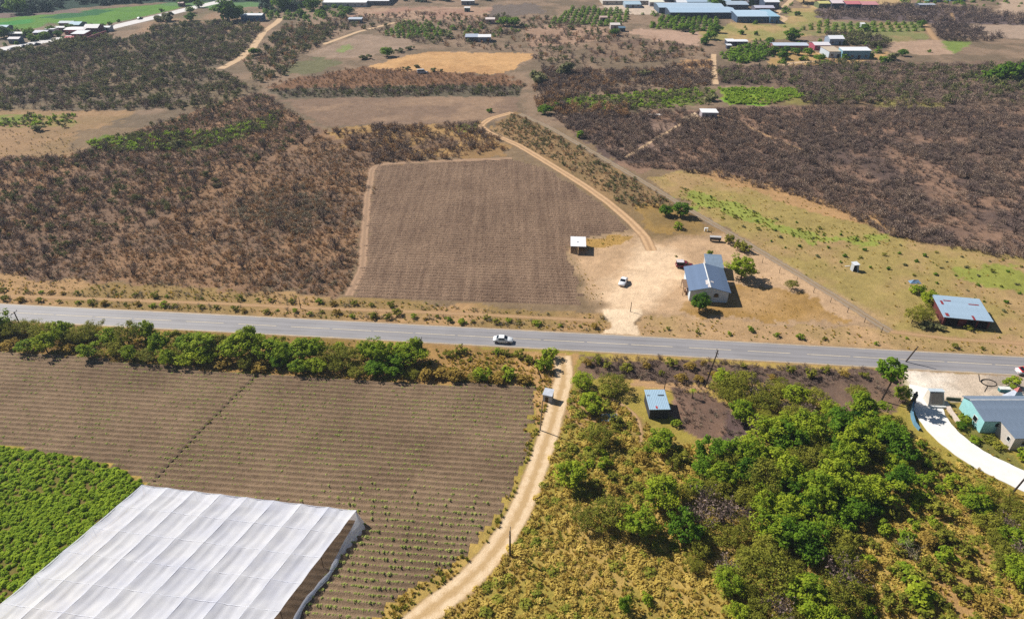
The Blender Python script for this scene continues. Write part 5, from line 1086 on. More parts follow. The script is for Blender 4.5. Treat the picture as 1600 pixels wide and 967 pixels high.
for a in [
 ('bright', 1158, 437, 3.5, 'round green tree standing right of the farmhouse', None, .9), ('dark', 1092, 485, 2.8, 'compact dark green tree before the farmhouse gable', None, 1.0),
 ('dark', 1040, 337, 2.7, 'left of two dark green trees beside the gravel lane', None, .75), ('dark', 1063, 338, 3.0, 'right of two dark green trees beside the gravel lane', None, .8),
 ('bush', 1060, 358, 1.5, 'lime green bush below the two dark trees by the lane', None, 1.2), ('olive', 1237, 452, 1.8, 'small olive tree alone in the yard right of the farmhouse', None, 1.0),
 ('obush', 1138, 380, 1.6, 'olive bush at the lane, leftmost of three', None, 1.1), ('obush', 1152, 389, 1.9, 'olive bush at the lane, middle of three', None, 1.1), ('obush', 1164, 394, 1.5, 'olive bush at the lane, rightmost of three', None, 1.1),
 ('bush', 1108, 398, .8, 'tiny green sapling behind the farmhouse annex', None, 1.2), ('obush', 1056, 401, .4, 'tiny green tuft in the yard left of the annex', None, .6),
 ('olive', 1424, 505, 2.6, 'spreading olive tree left of the red walled shack', None, 1.15), ('olive', 1443, 500, 2.4, 'olive tree touching the left wall of the red shack', None, 1.1),
 ('bright', 1446, 476, 2.0, 'bright bush behind the shack trees', None, .8), ('bush', 1430, 458, 1.8, 'green bush beside the blue tarpaulin', None, .9), ('bush', 1456, 459, .9, 'small green bush right of the blue tarpaulin', None, 1.0),
 ('faroliv', 1446, 512, 1.6, 'dark low bush under the spreading olive tree', None, .8), ('faroliv', 1464, 514, 1.3, 'dark low bush at the corner of the red shack', None, .8), ('obush', 1513, 515, 1.0, 'low bush against the front of the red shack', None, .7),
 ('bright', 1405, 626, 1.7, 'dense bush at the foot of the tall roadside tree', None, 1.3), ('bush', 1505, 659, 1.2, 'small round tree in the turquoise house garden', None, 1.4), ('bush', 1582, 606, 1.7, 'bright bush behind the tarpaulin shelter', None, 1.0),
 ('bush', 1594, 716, 1.3, 'lime bush at the corner of the house wing', None, .9), ('dark', 1500, 668, 1.1, 'dark low bush beside the turquoise wall', None, .6), ('obush', 1545, 690, 1.3, 'olive bush in the strip below the turquoise house', None, .6),
 ('bush', 1525, 690, 1.1, 'green bush at the drive edge below the turquoise house', None, .6), ('obush', 1560, 700, 1.2, 'dry green bush left of the house wing', None, .6),
 ('bush', 856, 560, 1.8, 'round bush at the roadside left of the dirt track mouth', None, 1.2), ('bush', 848, 577, 1.8, 'round bush just below the one at the track mouth', None, 1.1), ('obush', 931, 567, 1.0, 'small bush right of the dirt track mouth', None, 1.0),
 ('bright', 907, 606, 2.5, 'bright green bush right of the track opposite the booth', None, .8), ('bright', 922, 640, 2.5, 'green bush below the bright one right of the track', None, .75), ('olive', 962, 612, 3.3, 'wide olive bush between the track and the hut', None, .8),
 ('obush', 952, 615, 2.0, 'low green bush under the wide olive bush', None, .6), ('olive', 938, 696, 2.7, 'rounded olive bush below the grey sheet', None, .95), ('bright', 1034, 700, 2.6, 'bright bush just below the metal roofed hut', None, .8),
 ('bush', 1054, 664, 1.0, 'small bush at the right corner of the metal roofed hut', None, 1.1), ('bright', 888, 758, 2.9, 'olive green tree at the right edge of the dirt track', None, .9), ('obush', 963, 665, 1.3, 'grey green bush beside the grey sheet', None, .9),
 ('olive', 918, 825, 2.8, 'thin olive tree in the dry grass, leftmost below the track tree', None, 1.0), ('olive', 950, 815, 3.2, 'greyish olive tree second in the dry grass slope', None, 1.0), ('bright', 1000, 838, 2.8, 'green tree at the lower edge of the grass slope clump', None, .95),
 ('bright', 1030, 796, 3.2, 'tall green tree right of the grass slope clump', None, 1.0), ('olive', 1080, 890, 1.6, 'small lime green tree at the thicket edge', None, 1.1), ('dark', 975, 955, 1.1, 'dark conical shrub at the bottom of the dry grass slope', None, 1.8),
 ('bush', 1008, 940, 1.0, 'bright shrub right of the dark conical shrub', None, 1.0), ('bush', 1425, 935, 2.4, 'bright green round bush in the lower right grass', None, .9), ('bush', 1412, 900, 1.6, 'green bush above the bright round one lower right', None, .9),
 ('olive', 1200, 915, 4.4, 'large grey olive tree at the bottom centre of the thicket', None, 1.0), ('bright', 1250, 945, 3.0, 'green tree right of the large grey olive tree', None, .9),
]: plantp(*a[:5], a[5], a[6])
# tall tree by the gate: a long bare stem with the crown high up
tt = P(1377, 626); (v, f, ti), cl = crown(3.0, 9.4, 5.6, 30, 56, .38, crad=.26)
to = empty('gate_tree', tt, 0, 'tall slender green tree by the road at the gate', 'tree'); tcol = mesh_np('crown', v, f, M['dark'], fattr=ti)
o_ = link('crown', tcol, to); o_.location = (.9, 0, 0)
tb = MB(); tb.tube([(0, 0, -.1), (.25, 0, 2.4), (.75, 0, 5.6), (1.0, 0, 7.6)], [.2, .16, .13, .06], 7)
for c_ in cl[::3]: tb.tube([(.6, 0, 4.4), ((.6 + c_[0] + .9) / 2, c_[1] / 2, (4.6 + c_[2]) / 2 + .2), (c_[0] + .9, c_[1], c_[2])], [.09, .06, .02], 5, False)
tb.build('trunk', M['pole'], to); TAKEN.append((tt.x, tt.y, 1.5))
# little palm
pl_ = empty('palm_tree', P(1081, 622), 0, 'little palm tree right of the metal roofed hut', 'palm'); MB().tube([(0, 0, -.1), (.05, 0, 1.0), (-.05, 0, 2.1)], [.16, .12, .12], 7).build('trunk', M['bark'], pl_)
for k in range(11):
    a = k * 6.283 / 11; r_ = random.uniform(.8, 1.1); V = []
    for j in range(5):
        f_ = j / 4; c_ = Vector((math.cos(a) * r_ * f_, math.sin(a) * r_ * f_, 2.1 + .45 * f_ - .9 * f_ * f_)); s = Vector((-math.sin(a), math.cos(a), 0)) * (.13 * (1 - f_ * .8)); V += [c_ - s, c_ + s]
    link('frond', mesh_np('frond', V, [(2*j, 2*j+1, 2*j+3, 2*j+2) for j in range(4)], M['bright'], fattr=[.5] * 4), pl_)
# bare snag lower right
sn = empty('bare_tree', P(1417, 868), .4, 'bare grey tree with forked branches in the lower right scrub', 'tree'); v, f, ti = twigs(2.2, 3.6, 12, 8, .05); link('branches', mesh_np('branches', v, f, M['greytwig'], fattr=ti), sn)
MB().tube([(0, 0, -.1), (.1, 0, .9), (-.1, .1, 1.8)], [.22, .18, .1], 7).build('trunk', M['bark'], sn)

# hedge of trees along the south side of the road
ORD = 'first second third fourth fifth sixth seventh eighth ninth tenth eleventh twelfth thirteenth fourteenth fifteenth sixteenth seventeenth eighteenth nineteenth twentieth twenty-first twenty-second twenty-third twenty-fourth twenty-fifth twenty-sixth twenty-seventh twenty-eighth twenty-ninth thirtieth'.split()
hx = -28; i = 0
while hx < 655:
    ym = 553 + hx * .058; k = random.choice(['bright', 'olive', 'olive']) if hx < 200 else random.choice(['bright', 'bright', 'bright', 'olive'])
    plantp(k, hx, ym - (30 if hx < 230 else 18) + random.uniform(-7, 5), random.uniform(2.3, 3.5), f'{ORD[i]} tree from the left in the upper row of the roadside hedge', 'hedge trees along the road', random.uniform(.8, 1.1)); hx += random.uniform(23, 28); i += 1
hx = -20; i = 0
while hx < 650:
    ym = 553 + hx * .060; k = random.choice(['olive', 'dry', 'bright', 'olive']) if hx < 210 else random.choice(['bright', 'dark', 'bright', 'olive', 'dry'])
    plantp(k, hx, ym + (-6 if hx < 210 else -2) + random.uniform(-4, 3), random.uniform(1.7, 2.7), f'{ORD[i]} low bush from the left along the field side of the hedge', 'hedge bushes along the field', random.uniform(.7, 1.0), name='hedge_bush'); hx += random.uniform(26, 36); i += 1
hx = 10; i = 0
while hx < 640:
    plantp(random.choice(['obush', 'bush', 'obush']), hx, 515 + hx * .055 + random.uniform(-4, 3) + 5, random.uniform(1.3, 2.1), f'{ORD[i]} small bush from the left at the road side of the hedge', 'hedge bushes along the road', random.uniform(.8, 1.1), name='roadside_bush'); hx += random.uniform(34, 60); i += 1
for a in [('dry', 668, 592, 1.9, 'straw coloured shrub just right of the hedge pole'), ('dry', 690, 590, 2.0, 'straw shrub second right of the hedge pole'), ('bush', 752, 590, 1.9, 'bright green bush near the right end of the hedge'), ('dry', 715, 592, 2.0, 'brown shrub left of the bright bush at the hedge end'),
          ('olive', 745, 594, 1.6, 'olive bush under the bright bush at the hedge end'), ('bush', 793, 592, 1.8, 'green bush at the right end of the hedge'), ('dry', 775, 597, 1.7, 'dry shrub between the two bushes at the hedge end'), ('dry', 815, 598, 1.6, 'dry shrub at the very end of the hedge'),
          ('obush', 700, 557, 1.3, 'olive roadside bush opposite the white car'), ('obush', 722, 552, 1.5, 'grey green bush below the white car'), ('bush', 776, 552, 1.0, 'small green bush right below the white car'), ('obush', 787, 553, 1.1, 'small olive bush below the front of the white car'), ('obush', 812, 558, 1.3, 'olive bush right of the white car by the verge'), ('obush', 826, 565, 1.0, 'little olive bush left of the track mouth')]:
    plantp(a[0], *a[1:5], 'bushes at the right end of the hedge', .9)

# half bare trees: twigs with thin leaf
PROTO['snag'] = []
for _ in range(3):
    v, f, ti = twigs(2.0, 3.2, 16, 12, .03, 260, .16); PROTO['snag'].append((mesh_np('snag_crown', v, f, M['darktwig'], fattr=ti), trunk_mesh('snag_trunk', v[::40][3:12], 1.2, .12, M['bark']), 2.0))
LEFT_ = [(-40, 420), (-40, 262), (110, 250), (310, 176), (412, 150), (500, 210), (570, 300), (545, 455), (52, 434)]
RIGHT_ = [(940, 225), (1060, 190), (1600, 190), (1600, 395), (1400, 366), (1255, 306), (1080, 260)]
# thicket
def poisson(pts, dmin, n, seed, thin=0):
    pl = poly(pts); g = np.random.default_rng(seed); lo, hi = pl.min(0), pl.max(0); out = []
    for _ in range(n):
        x, y = g.uniform(lo[0], hi[0]), g.uniform(lo[1], hi[1])
        if not inside(pl, np.array([x]), np.array([y]))[0]: continue
        if any((x - a) ** 2 + (y - b) ** 2 < dmin ** 2 for a, b in out) or any((x - a) ** 2 + (y - b) ** 2 < r * r for a, b, r in TAKEN): continue
        if blocked(np.array([x]), np.array([y]), .8)[0]: continue
        if thin and fbm(np.array([x * .11]), np.array([y * .11]), seed, 3)[0] < thin: continue
        out.append((x, y))
    return out
THK = [
 ([(1112, 596), (1200, 588), (1330, 606), (1345, 645), (1250, 655), (1195, 690), (1130, 640)], 2.9, ['olive', 'olive', 'olive', 'bright', 'snag'], (1.7, 3.0), 'tree at the upper edge of the wood', 'upper thicket trees'),
 ([(1195, 690), (1250, 655), (1345, 650), (1395, 672), (1418, 715), (1410, 760), (1370, 800), (1290, 835), (1200, 805), (1110, 770), (1078, 728)], 2.9, ['dark', 'dark', 'bright', 'bright', 'olive', 'olive'], (1.8, 3.5), 'tree in the middle of the wood', 'middle thicket trees'),
 ([(1060, 768), (1110, 770), (1200, 805), (1290, 835), (1330, 860), (1300, 1010), (1170, 1010), (1120, 920), (1070, 840)], 2.8, ['bright', 'olive', 'olive', 'dark', 'snag'], (1.5, 3.0), 'tree at the lower edge of the wood', 'lower thicket trees'),
 ([(1500, 772), (1600, 800), (1720, 850), (1720, 1010), (1620, 1010), (1570, 900), (1520, 830)], 2.7, ['bright', 'olive', 'olive', 'snag'], (1.6, 3.0), 'tree in the lower right clump', 'right edge trees'),
 ([(1330, 830), (1440, 770), (1500, 850), (1570, 1000), (1300, 1010)], 2.6, ['obush', 'bush', 'obush', 'dry'], (.8, 1.7), 'bush in lower right grass', 'lower right scrub bushes'),
 ([(880, 700), (1000, 700), (1070, 720), (1060, 760), (900, 780)], 2.6, ['obush', 'bush', 'obush', 'dry'], (.6, 1.4), 'bush below the hut', 'grass slope bushes'),
 ([(1430, 690), (1520, 760), (1500, 780), (1440, 760)], 2.4, ['obush', 'bush'], (.7, 1.5), 'bush between wood and white drive', 'bushes beside the drive'),
 ([(880, 560), (1400, 585), (1400, 600), (1120, 590), (1090, 600), (900, 580)], 3.6, ['obush', 'dry'], (.6, 1.3), 'bush in the burnt strip', 'bushes in the burnt strip'),
]
for j, (pts, dm, kinds, (r0, r1), lb, gp) in enumerate(THK):
    pp = poisson(pts, dm, 4000, 50 + j, (.37, .33, .38, .38)[j] if j < 4 else 0); mx_, my_ = np.median([q[0] for q in pp]), np.median([q[1] for q in pp])
    for x, y in pp:
        k = random.choice(kinds); rr_ = random.uniform(r0, r1); sz_ = 'big' if rr_ > r0 + (r1 - r0) * .66 else 'mid sized' if rr_ > r0 + (r1 - r0) * .33 else 'small'
        side = ('far ' if y > my_ else 'near ') + ('left' if x < mx_ else 'right')
        lb2 = f"{sz_} {dict(bright='leafy green', dark='deep green', olive='feathery olive', dry='straw coloured', snag='half bare grey', bush='bright', obush='olive')[k]} {lb}, {side} part"
        plant(k, x, y, rr_, lb2, gp, random.uniform(.85, 1.15), name='thicket_tree' if 'tree' in lb else 'scrub_bush')
for pts, lb, gp, n_ in ((LEFT_, 'bare dark tree standing out of the left scrub', 'bare trees in the left scrub', 260), (RIGHT_, 'bare dark tree standing out of the right scrub', 'bare trees in the right scrub', 160)):
    for x, y in poisson(pts, 9, n_, 91): plant('snag', x, y, random.uniform(1.3, 2.2), lb, gp, random.uniform(1.0, 1.5))
for x, y in poisson([(-60, 452), (300, 466), (600, 478), (940, 498), (935, 518), (800, 510), (400, 492), (200, 482), (-60, 470)], 2.4, 3000, 77):
    plant(random.choice(['obush', 'bush', 'obush', 'dry']), x, y, random.uniform(.4, 1.15), 'small green bush on the north verge of the road', 'verge bushes north of the road', .9, name='verge_bush')
for x, y in poisson([(1010, 505), (1390, 522), (1560, 540), (1590, 556), (1300, 545), (1010, 530)], 5, 600, 78):
    plant(random.choice(['obush', 'bush']), x, y, random.uniform(.4, .9), 'small bush on the verge right of the yard entrance', 'verge bushes right of the entrance', .9, name='verge_bush')
for x, y in poisson([(1060, 290), (1260, 352), (1420, 385), (1600, 410), (1600, 500), (1450, 440), (1250, 400), (1100, 330)], 4, 2500, 79):
    plant(random.choice(['farbush', 'faroliv', 'obush']), x, y, random.uniform(.35, .7), 'tiny dark bush dotted over the dry field right of the lane', 'bushes dotted over the dry field', .8, name='field_bush')

# far trees one by one: px, py(base), radius, label
for i, (px, py, r_, lb, kd) in enumerate([
 (356, 33, 8.5, 'huge rounded green tree beside the far farm hall', 'fartree'), (371, 32, 5.5, 'smaller round tree touching the huge far tree', 'fartree'), (803, 42, 4.3, 'round dark tree right of the pink far house', 'fartree'), (787, 41, 4.0, 'olive round tree beside the pink far house', 'fartree'),
 (82, 52, 3.3, 'round dark tree in the middle of the village', 'fartree'), (46, 58, 3.4, 'grey green tree in the left village', 'fartree'), (8, 60, 4.5, 'dark round tree at the left edge of the village', 'fartree'), (52, 64, 2.6, 'dark green tree before the left village houses', 'fartree'), (70, 61, 3.0, 'dark tree before the white village roof', 'fartree'),
 (92, 57, 2.4, 'dark bush by the highway in the village', 'fartree'), (110, 49, 3.0, 'green tree before the blue village hall', 'fartree'), (287, 9, 4.0, 'round dark tree at the top of the highway', 'fartree'), (298, 21, 3.2, 'dark tree beside the upper highway', 'fartree'), (312, 12, 3.6, 'dark tree where the highway leaves the picture', 'fartree'),
 (161, 43, 1.8, 'dark little tree on the highway edge', 'farbush'), (172, 40, 1.8, 'grey little tree on the highway edge', 'farbush'), (185, 35, 1.5, 'small tree further up the highway edge', 'farbush'), (253, 19, 1.8, 'small tree beside the upper green field', 'farbush'),
 (300, 33, 3.6, 'green bush left of the huge far tree', 'fartree'), (265, 33, 5.0, 'low grey green clump by the highway', 'faroliv'), (250, 34, 4.5, 'low dark clump by the highway', 'faroliv'), (397, 86, 2.6, 'dark bush beside the winding far track', 'fartree'),
 (440, 16, 7.0, 'dark tree at the top beside the white greenhouse', 'fartree'), (490, 16, 6.5, 'dark green tree left of the white greenhouse', 'fartree'), (470, 27, 3.5, 'dark tree below the top greenhouse trees', 'fartree'), (545, 22, 3.5, 'bright tree in front of the white greenhouse', 'fartree'), (535, 28, 2.6, 'dark tree in front of the white greenhouse', 'fartree'), (503, 25, 3.0, 'dark small tree left before the white greenhouse', 'fartree'),
 (886, 117, 5.2, 'dark grey round tree above the right corner of the plot', 'faroliv'), (838, 130, 5.0, 'dark grey tree at the plot corner', 'faroliv'), (852, 178, 2.8, 'dark green bush right of the plot corner', 'fartree'), (905, 215, 2.0, 'bright green bush beside the lane top', 'farbush'), (870, 172, 2.2, 'lime bush above the lane top', 'farbush'),
 (1110, 158, 3.0, 'dark rust tree at the edge of the bright green field', 'faroliv'), (765, 176, 1.5, 'thin green sapling in the upper plot field', 'farbush'), (1157, 54, 2.4, 'lime tree in the dry field before the factory', 'farbush'), (1180, 55, 1.8, 'dark small tree in the dry field before the factory', 'farbush'), (1202, 68, 2.4, 'dark tree left of the long poultry shed', 'fartree'),
 (1237, 63, 4.6, 'round green bush above the poultry shed', 'fartree'), (1118, 14, 5.5, 'round green tree between factory roofs', 'fartree'), (1160, 7, 8.0, 'big dark tree at the top behind the factory', 'fartree'), (1148, 5, 5.0, 'dark tree at the top left of the big factory tree', 'fartree'), (1255, 5, 9.0, 'broad dark tree at the top right of the factory', 'fartree'),
 (1245, 25, 2.4, 'dark bush in the meadow right of the factory', 'farbush'), (1350, 49, 3.0, 'dark round bush below the white tank hut', 'fartree'), (1222, 93, 3.0, 'green round bush below the poultry shed', 'fartree'), (1280, 96, 2.6, 'olive tree before the crimson barn', 'fartree'), (1252, 95, 1.6, 'little bush on the far farm lawn', 'farbush'),
 (1208, 85, 3.0, 'dark bush left before the poultry shed', 'fartree'), (1228, 84, 2.6, 'dark bush below the middle of the poultry shed', 'fartree'), (1243, 86, 2.6, 'dark bush below the poultry shed right half', 'fartree'), (1262, 87, 2.8, 'dark bush at the right end of the poultry shed', 'fartree'), (1320, 93, 2.2, 'bush before the block house', 'farbush'),
 (960, 56, 3.0, 'green bush before the cream roofed house', 'fartree'), (1066, 49, 3.2, 'round bush at the orchard corner', 'fartree'), (1082, 54, 1.8, 'lone bush in the far pink field', 'farbush'), (1110, 62, 3.4, 'green bush along the far field edge', 'fartree'), (1102, 70, 3.0, 'green bush lower on the far field edge', 'fartree'), (1120, 52, 3.2, 'green bush at the top of the far field edge', 'fartree'),
 (605, 89, 3.6, 'green bush left of the tan field', 'fartree'), (625, 82, 2.6, 'grey bush above the tan field', 'faroliv'), (640, 78, 2.4, 'grey bush further along the tan field edge', 'faroliv'), (571, 93, 3.0, 'grey bush below the far grey field', 'faroliv'), (636, 109, 1.8, 'small tree left of the van', 'faroliv'), (652, 106, 1.6, 'small tree behind the van', 'faroliv'), (678, 112, 1.8, 'small tree right of the van', 'faroliv'), (690, 112, 1.2, 'thin tree further right of the van', 'faroliv'),
 (673, 50, 1.9, 'dark bush in the far brown meadow', 'farbush'), (733, 51, 1.8, 'dark bush left by the far track', 'farbush'), (740, 50, 1.6, 'dark bush right by the far track', 'farbush'), (700, 60, 3.2, 'grey mound of scrub left of the barns', 'faroliv'), (860, 44, 1.5, 'bush in the far tan field', 'farbush'), (893, 46, 2.6, 'bush pair at the top of the far tan field', 'faroliv'),
 (1005, 118, 3.0, 'dark bush in the far brown band', 'faroliv'), (60, 205, 2.4, 'dark bush at the edge of the left tan field', 'faroliv'), (278, 230, 2.6, 'dark bush in the left green patch', 'faroliv'), (30, 22, 7.0, 'dark tree clump below the far forest', 'fartree'), (1410, 88, 2.6, 'green bush beside the far grey field', 'fartree'), (1395, 95, 4.0, 'olive tree right of the blue hall', 'faroliv'), (1380, 100, 3.0, 'yellow green tree right of the blue hall', 'farbush'),
 (1451, 82, 1.2, 'teal bush in the far grey field', 'farbush'), (1440, 42, 3.0, 'green bush by the far ochre lane', 'fartree'), (1570, 125, 5.0, 'green tree mass at the far right edge', 'fartree'), (1592, 124, 5.0, 'dark green tree at the far right edge', 'fartree'), (1545, 128, 4.0, 'olive tree left of the far right edge trees', 'fartree'),
]): plantp(kd, px, py, r_, lb, None, .85 if r_ < 5 else .95)

# ------------------------------------------------------------------ orchards: one object per bush
def orchard(pts, du, dv, ang, kind, label, group, rr=(1.0, 1.5), seed=0):
    pl = poly(pts); g = np.random.default_rng(seed); c0 = pl.mean(0); ca_, sa_ = math.cos(ang), math.sin(ang); n = 0
    for i in range(-60, 61):
        for j in range(-60, 61):
            x = c0[0] + i * du * ca_ - j * dv * sa_ + g.normal(0, .3); y = c0[1] + i * du * sa_ + j * dv * ca_ + g.normal(0, .3)
            if inside(pl, np.array([x]), np.array([y]))[0] and n < 150:
                me = SHRUB[kind][g.integers(len(SHRUB[kind]))]; o = link('orchard_bush', me, None, (x, y, 0), g.uniform(0, 6.28), label, 'bush', group); s = g.uniform(*rr); o.scale = (s, s, s * g.uniform(.8, 1.1)); n += 1
orchard([(860, 38), (892, 13), (985, 17), (980, 38), (945, 44)], 4.6, 9, .3, 'orchard', 'round green bush of the left far orchard', 'left far orchard', (1.2, 1.8), 1)
orchard([(1008, 45), (1040, 24), (1130, 33), (1108, 52), (1040, 46)], 4.4, 7, .3, 'orchard', 'round green bush of the orchard below the factory', 'orchard below the factory', (1.2, 1.8), 2)
orchard([(1125, 94), (1150, 76), (1190, 70), (1202, 84), (1190, 96), (1150, 100)], 4.5, 6, .5, 'orchard', 'dark round bush of the orchard below the pair of sheds', 'dark orchard', (1.3, 2.0), 3)
orchard([(595, 56), (635, 34), (672, 40), (702, 52), (676, 62), (640, 62)], 3.4, 8, .2, 'orchard', 'grey green bush in the far plantation', 'far plantation', (1.0, 1.5), 4)
orchard([(1240, 50), (1275, 36), (1440, 38), (1450, 50), (1300, 54)], 5.5, 11, .1, 'orchard', 'dark bush of the right far orchard', 'right far orchard', (1.1, 1.7), 5)

# ------------------------------------------------------------------ scrub, grass and crops (uncountable)
LOT = [(60, 436), (300, 320), (500, 212), (580, 258), (570, 330), (556, 420), (538, 462)]
LEFT = [(-300, 420), (-300, 258), (110, 246), (310, 172), (412, 146), (500, 206), (300, 315), (52, 434), (0, 424)]
DARKL = [(-300, 175), (-300, 98), (0, 86), (180, 66), (320, 44), (415, 46), (385, 85), (332, 108), (402, 138), (330, 172), (215, 172)]
RIGHT = [(862, 182), (1060, 174), (1260, 167), (1900, 172), (1900, 440), (1605, 406), (1400, 372), (1255, 312), (1080, 266), (985, 264)]
shr = {}
def scrub(nm, lb, pts, dens, kinds, s0, s1, seed, clump=.6, near=0, nearlab='', neargroup='', **k):
    x, y = sample(pts, dens, seed, clump, rag=2.0, **k)
    if near:
        o_ = np.argsort(x * x + y * y); sel = o_[:near]; g = np.random.default_rng(seed + 5)
        for i in sel:
            kd = kinds[g.integers(len(kinds))]; me = SHRUB[kd][g.integers(len(SHRUB[kd]))]
            o = link({'green': 'grey_green_shrub', 'rusty': 'withered_shrub'}.get(kd, 'leafless_shrub'), me, None, (float(x[i]), float(y[i]), 0), g.uniform(0, 6.28), nearlab, 'shrub', neargroup); s = s0 + (s1 - s0) * g.random() ** 1.6; o.scale = (s, s, s * g.uniform(.75, 1.2))
        x, y = x[o_[near:]], y[o_[near:]]
    scatter(nm, lb, x, y, kinds, s0, s1, seed)
scrub('plot_scrub', 'withered brown scrub covering the left part of the plot', LOT, .75, ['rusty', 'bare', 'baregrey', 'rusty', 'baregrey'], .5, 1.15, 1, .5, 150, 'withered shrub in the scrub left of the ploughed field', 'near shrubs of the plot scrub')
scrub('plot_litter', 'fine dry brush and grass between the plot shrubs', LOT, 1.3, ['baregrey', 'rusty', 'straw', 'bare'], .25, .6, 26, .3)
scrub('left_litter', 'fine dry brush between the left shrubs', LEFT, .7, ['baregrey', 'rusty', 'bare'], .3, .7, 27, .3)
scrub('grey_patch', 'pale grey shrubs in the middle of the plot scrub', [(330, 330), (400, 300), (480, 290), (520, 330), (470, 370), (400, 350)], .8, ['baregrey'], .7, 1.5, 5, .6)
scrub('left_scrub', 'leafless grey brown scrub at the left of the picture', LEFT, .5, ['bare', 'bare', 'baredark', 'rusty', 'green', 'baregrey', 'bare'], .6, 1.5, 2, .5, 80, 'leafless shrub at the left edge above the verge', 'near shrubs of the left scrub')
scrub('dark_scrub', 'dark grey green scrub in the far left', DARKL, .24, ['baredark', 'green', 'bare', 'green', 'bare'], 1.0, 2.0, 3, .6)
scrub('right_scrub', 'dark burnt looking scrub on the right', RIGHT, .75, ['baredark', 'baredark', 'bare', 'bare'], .6, 1.5, 4, .7, 70, 'dark leafless shrub at the lower edge of the right scrub', 'near shrubs of the right scrub', freq=.05, thr=.46)
scrub('plot_top_scrub', 'brown scrub between the two plot fields', [(508, 206), (600, 197), (745, 192), (800, 232), (690, 250), (584, 256)], .6, ['rusty', 'bare', 'baredark'], .7, 1.8, 6, .6)
scrub('boundary_scrub', 'dark scrub strip along the top of the plot', [(412, 140), (822, 133), (812, 150), (440, 153)], .5, ['baredark', 'green', 'bare'], .6, 1.3, 7, .5)
scrub('rust_scrub', 'rust brown growth above the plot', [(400, 138), (470, 122), (560, 106), (700, 114), (790, 118), (830, 132), (415, 139)], .25, ['rusty', 'rusty', 'bare'], .5, 1.2, 8, .5)
scrub('lane_scrub', 'low dull growth between the farm track and the lane', [(800, 178), (815, 182), (1000, 288), (1060, 322), (990, 330), (930, 290), (860, 250), (770, 205)], 1.0, ['baregrey', 'green', 'rusty', 'baregrey'], .4, .9, 9, .4)
scrub('mid_right_scrub', 'grey scrub around the far right farm', [(1120, 106), (1220, 106), (1300, 98), (1500, 104), (1700, 96), (1700, 168), (1260, 163), (1245, 137), (1122, 131)], .25, ['baredark', 'bare', 'bare', 'green'], 1.0, 2.1, 10, .5)
scrub('centre_scrub', 'brown scrub band right of the plot top', [(850, 108), (1000, 112), (1112, 96), (1112, 134), (980, 145), (870, 156), (832, 165), (840, 130)], .35, ['baredark', 'baredark', 'rusty', 'bare'], 1.1, 2.1, 11, .6)
scrub('rust_thicket', 'rust coloured thicket beside the plot corner', [(835, 165), (860, 140), (880, 165), (980, 165), (980, 184), (870, 180)], .3, ['rusty', 'rusty', 'baredark'], 1.4, 2.6, 12, .3)
scrub('far_scrub', 'scattered far scrub between the fields', [(380, 100), (450, 40), (560, 40), (500, 70), (470, 88), (440, 118), (405, 134)], .12, ['baredark', 'green', 'green', 'rusty'], 1.2, 2.4, 13, .5)
scrub('far_scrub_band', 'far dull scrub across the upper middle', [(440, 40), (620, 20), (860, 30), (1000, 60), (1100, 75), (1110, 95), (850, 105), (780, 80), (660, 70), (560, 48)], .08, ['baredark', 'green', 'rusty', 'bare'], 1.0, 2.2, 14, .8, holes=[[(568, 112), (620, 88), (672, 78), (835, 82), (830, 96), (780, 118)]])
scrub('far_right_scrub', 'far grey scrub at the top right', [(1275, 22), (1380, 8), (1500, 14), (1700, 36), (1700, 44), (1600, 40), (1460, 36), (1290, 32)], .07, ['baredark', 'baredark', 'bare'], 1.8, 3.2, 15, .3)
scrub('far_right_scrub_block', 'dark square block of far scrub right of the ochre lane', [(1460, 40), (1500, 38), (1565, 60), (1560, 65), (1470, 64)], .1, ['baredark'], 1.8, 3.0, 16, .1)
scrub('far_dark_hedge', 'dark hedge behind the far farm buildings', [(1280, 54), (1385, 58), (1384, 76), (1360, 78), (1320, 68), (1290, 62)], .12, ['baredark', 'green'], 1.8, 2.8, 17, .1)
scrub('village_scrub', 'green scrub between the village and the dark scrub', [(-100, 96), (0, 82), (70, 72), (110, 68), (180, 60), (175, 72), (0, 95)], .08, ['green', 'green', 'baredark'], 1.8, 3.2, 18, .3)
scrub('top_meadow_scrub', 'far hedges left of the huge tree', [(220, 60), (240, 44), (345, 36), (410, 40), (405, 46), (330, 46), (250, 62)], .07, ['green', 'baredark'], 1.6, 2.8, 19, .5)
for nm, lb, pts, dn, sd_ in (('lime_patch', 'lime green low growth in the left scrub', [(130, 226), (180, 213), (250, 209), (340, 205), (425, 180), (430, 195), (350, 226), (260, 236), (180, 236)], .5, 21), ('green_strip', 'green growth along the left tan field', [(-100, 184), (60, 182), (110, 178), (118, 200), (60, 197), (-100, 196)], .25, 22),
        ('green_band', 'green growth below the far brown band', [(840, 172), (870, 157), (980, 146), (1112, 137), (1114, 162), (1000, 172), (900, 174)], .3, 23), ('bright_field', 'bright green crop in the far field', [(1122, 139), (1245, 140), (1250, 152), (1200, 164), (1140, 163)], .9, 24), ('right_green', 'green growth at the far right edge', [(1500, 120), (1560, 113), (1700, 108), (1700, 140), (1560, 138)], .14, 25)):
    x, y = sample(pts, dn, sd_, .4, rag=2); scatter(nm, lb, x, y, ['lime', 'lime', 'green'] if nm != 'bright_field' else ['lime'], .6, 1.4 if nm != 'right_green' else 3.0, sd_)
x, y = sample([(-500, -60), (440, -60), (420, 3), (330, 4), (240, 5), (170, 9), (110, 14), (60, 20), (-300, 26)], .018, 31); scatter('far_forest', 'dark blue green forest at the top left', x, y, ['forest'], .8, 1.6, 31)
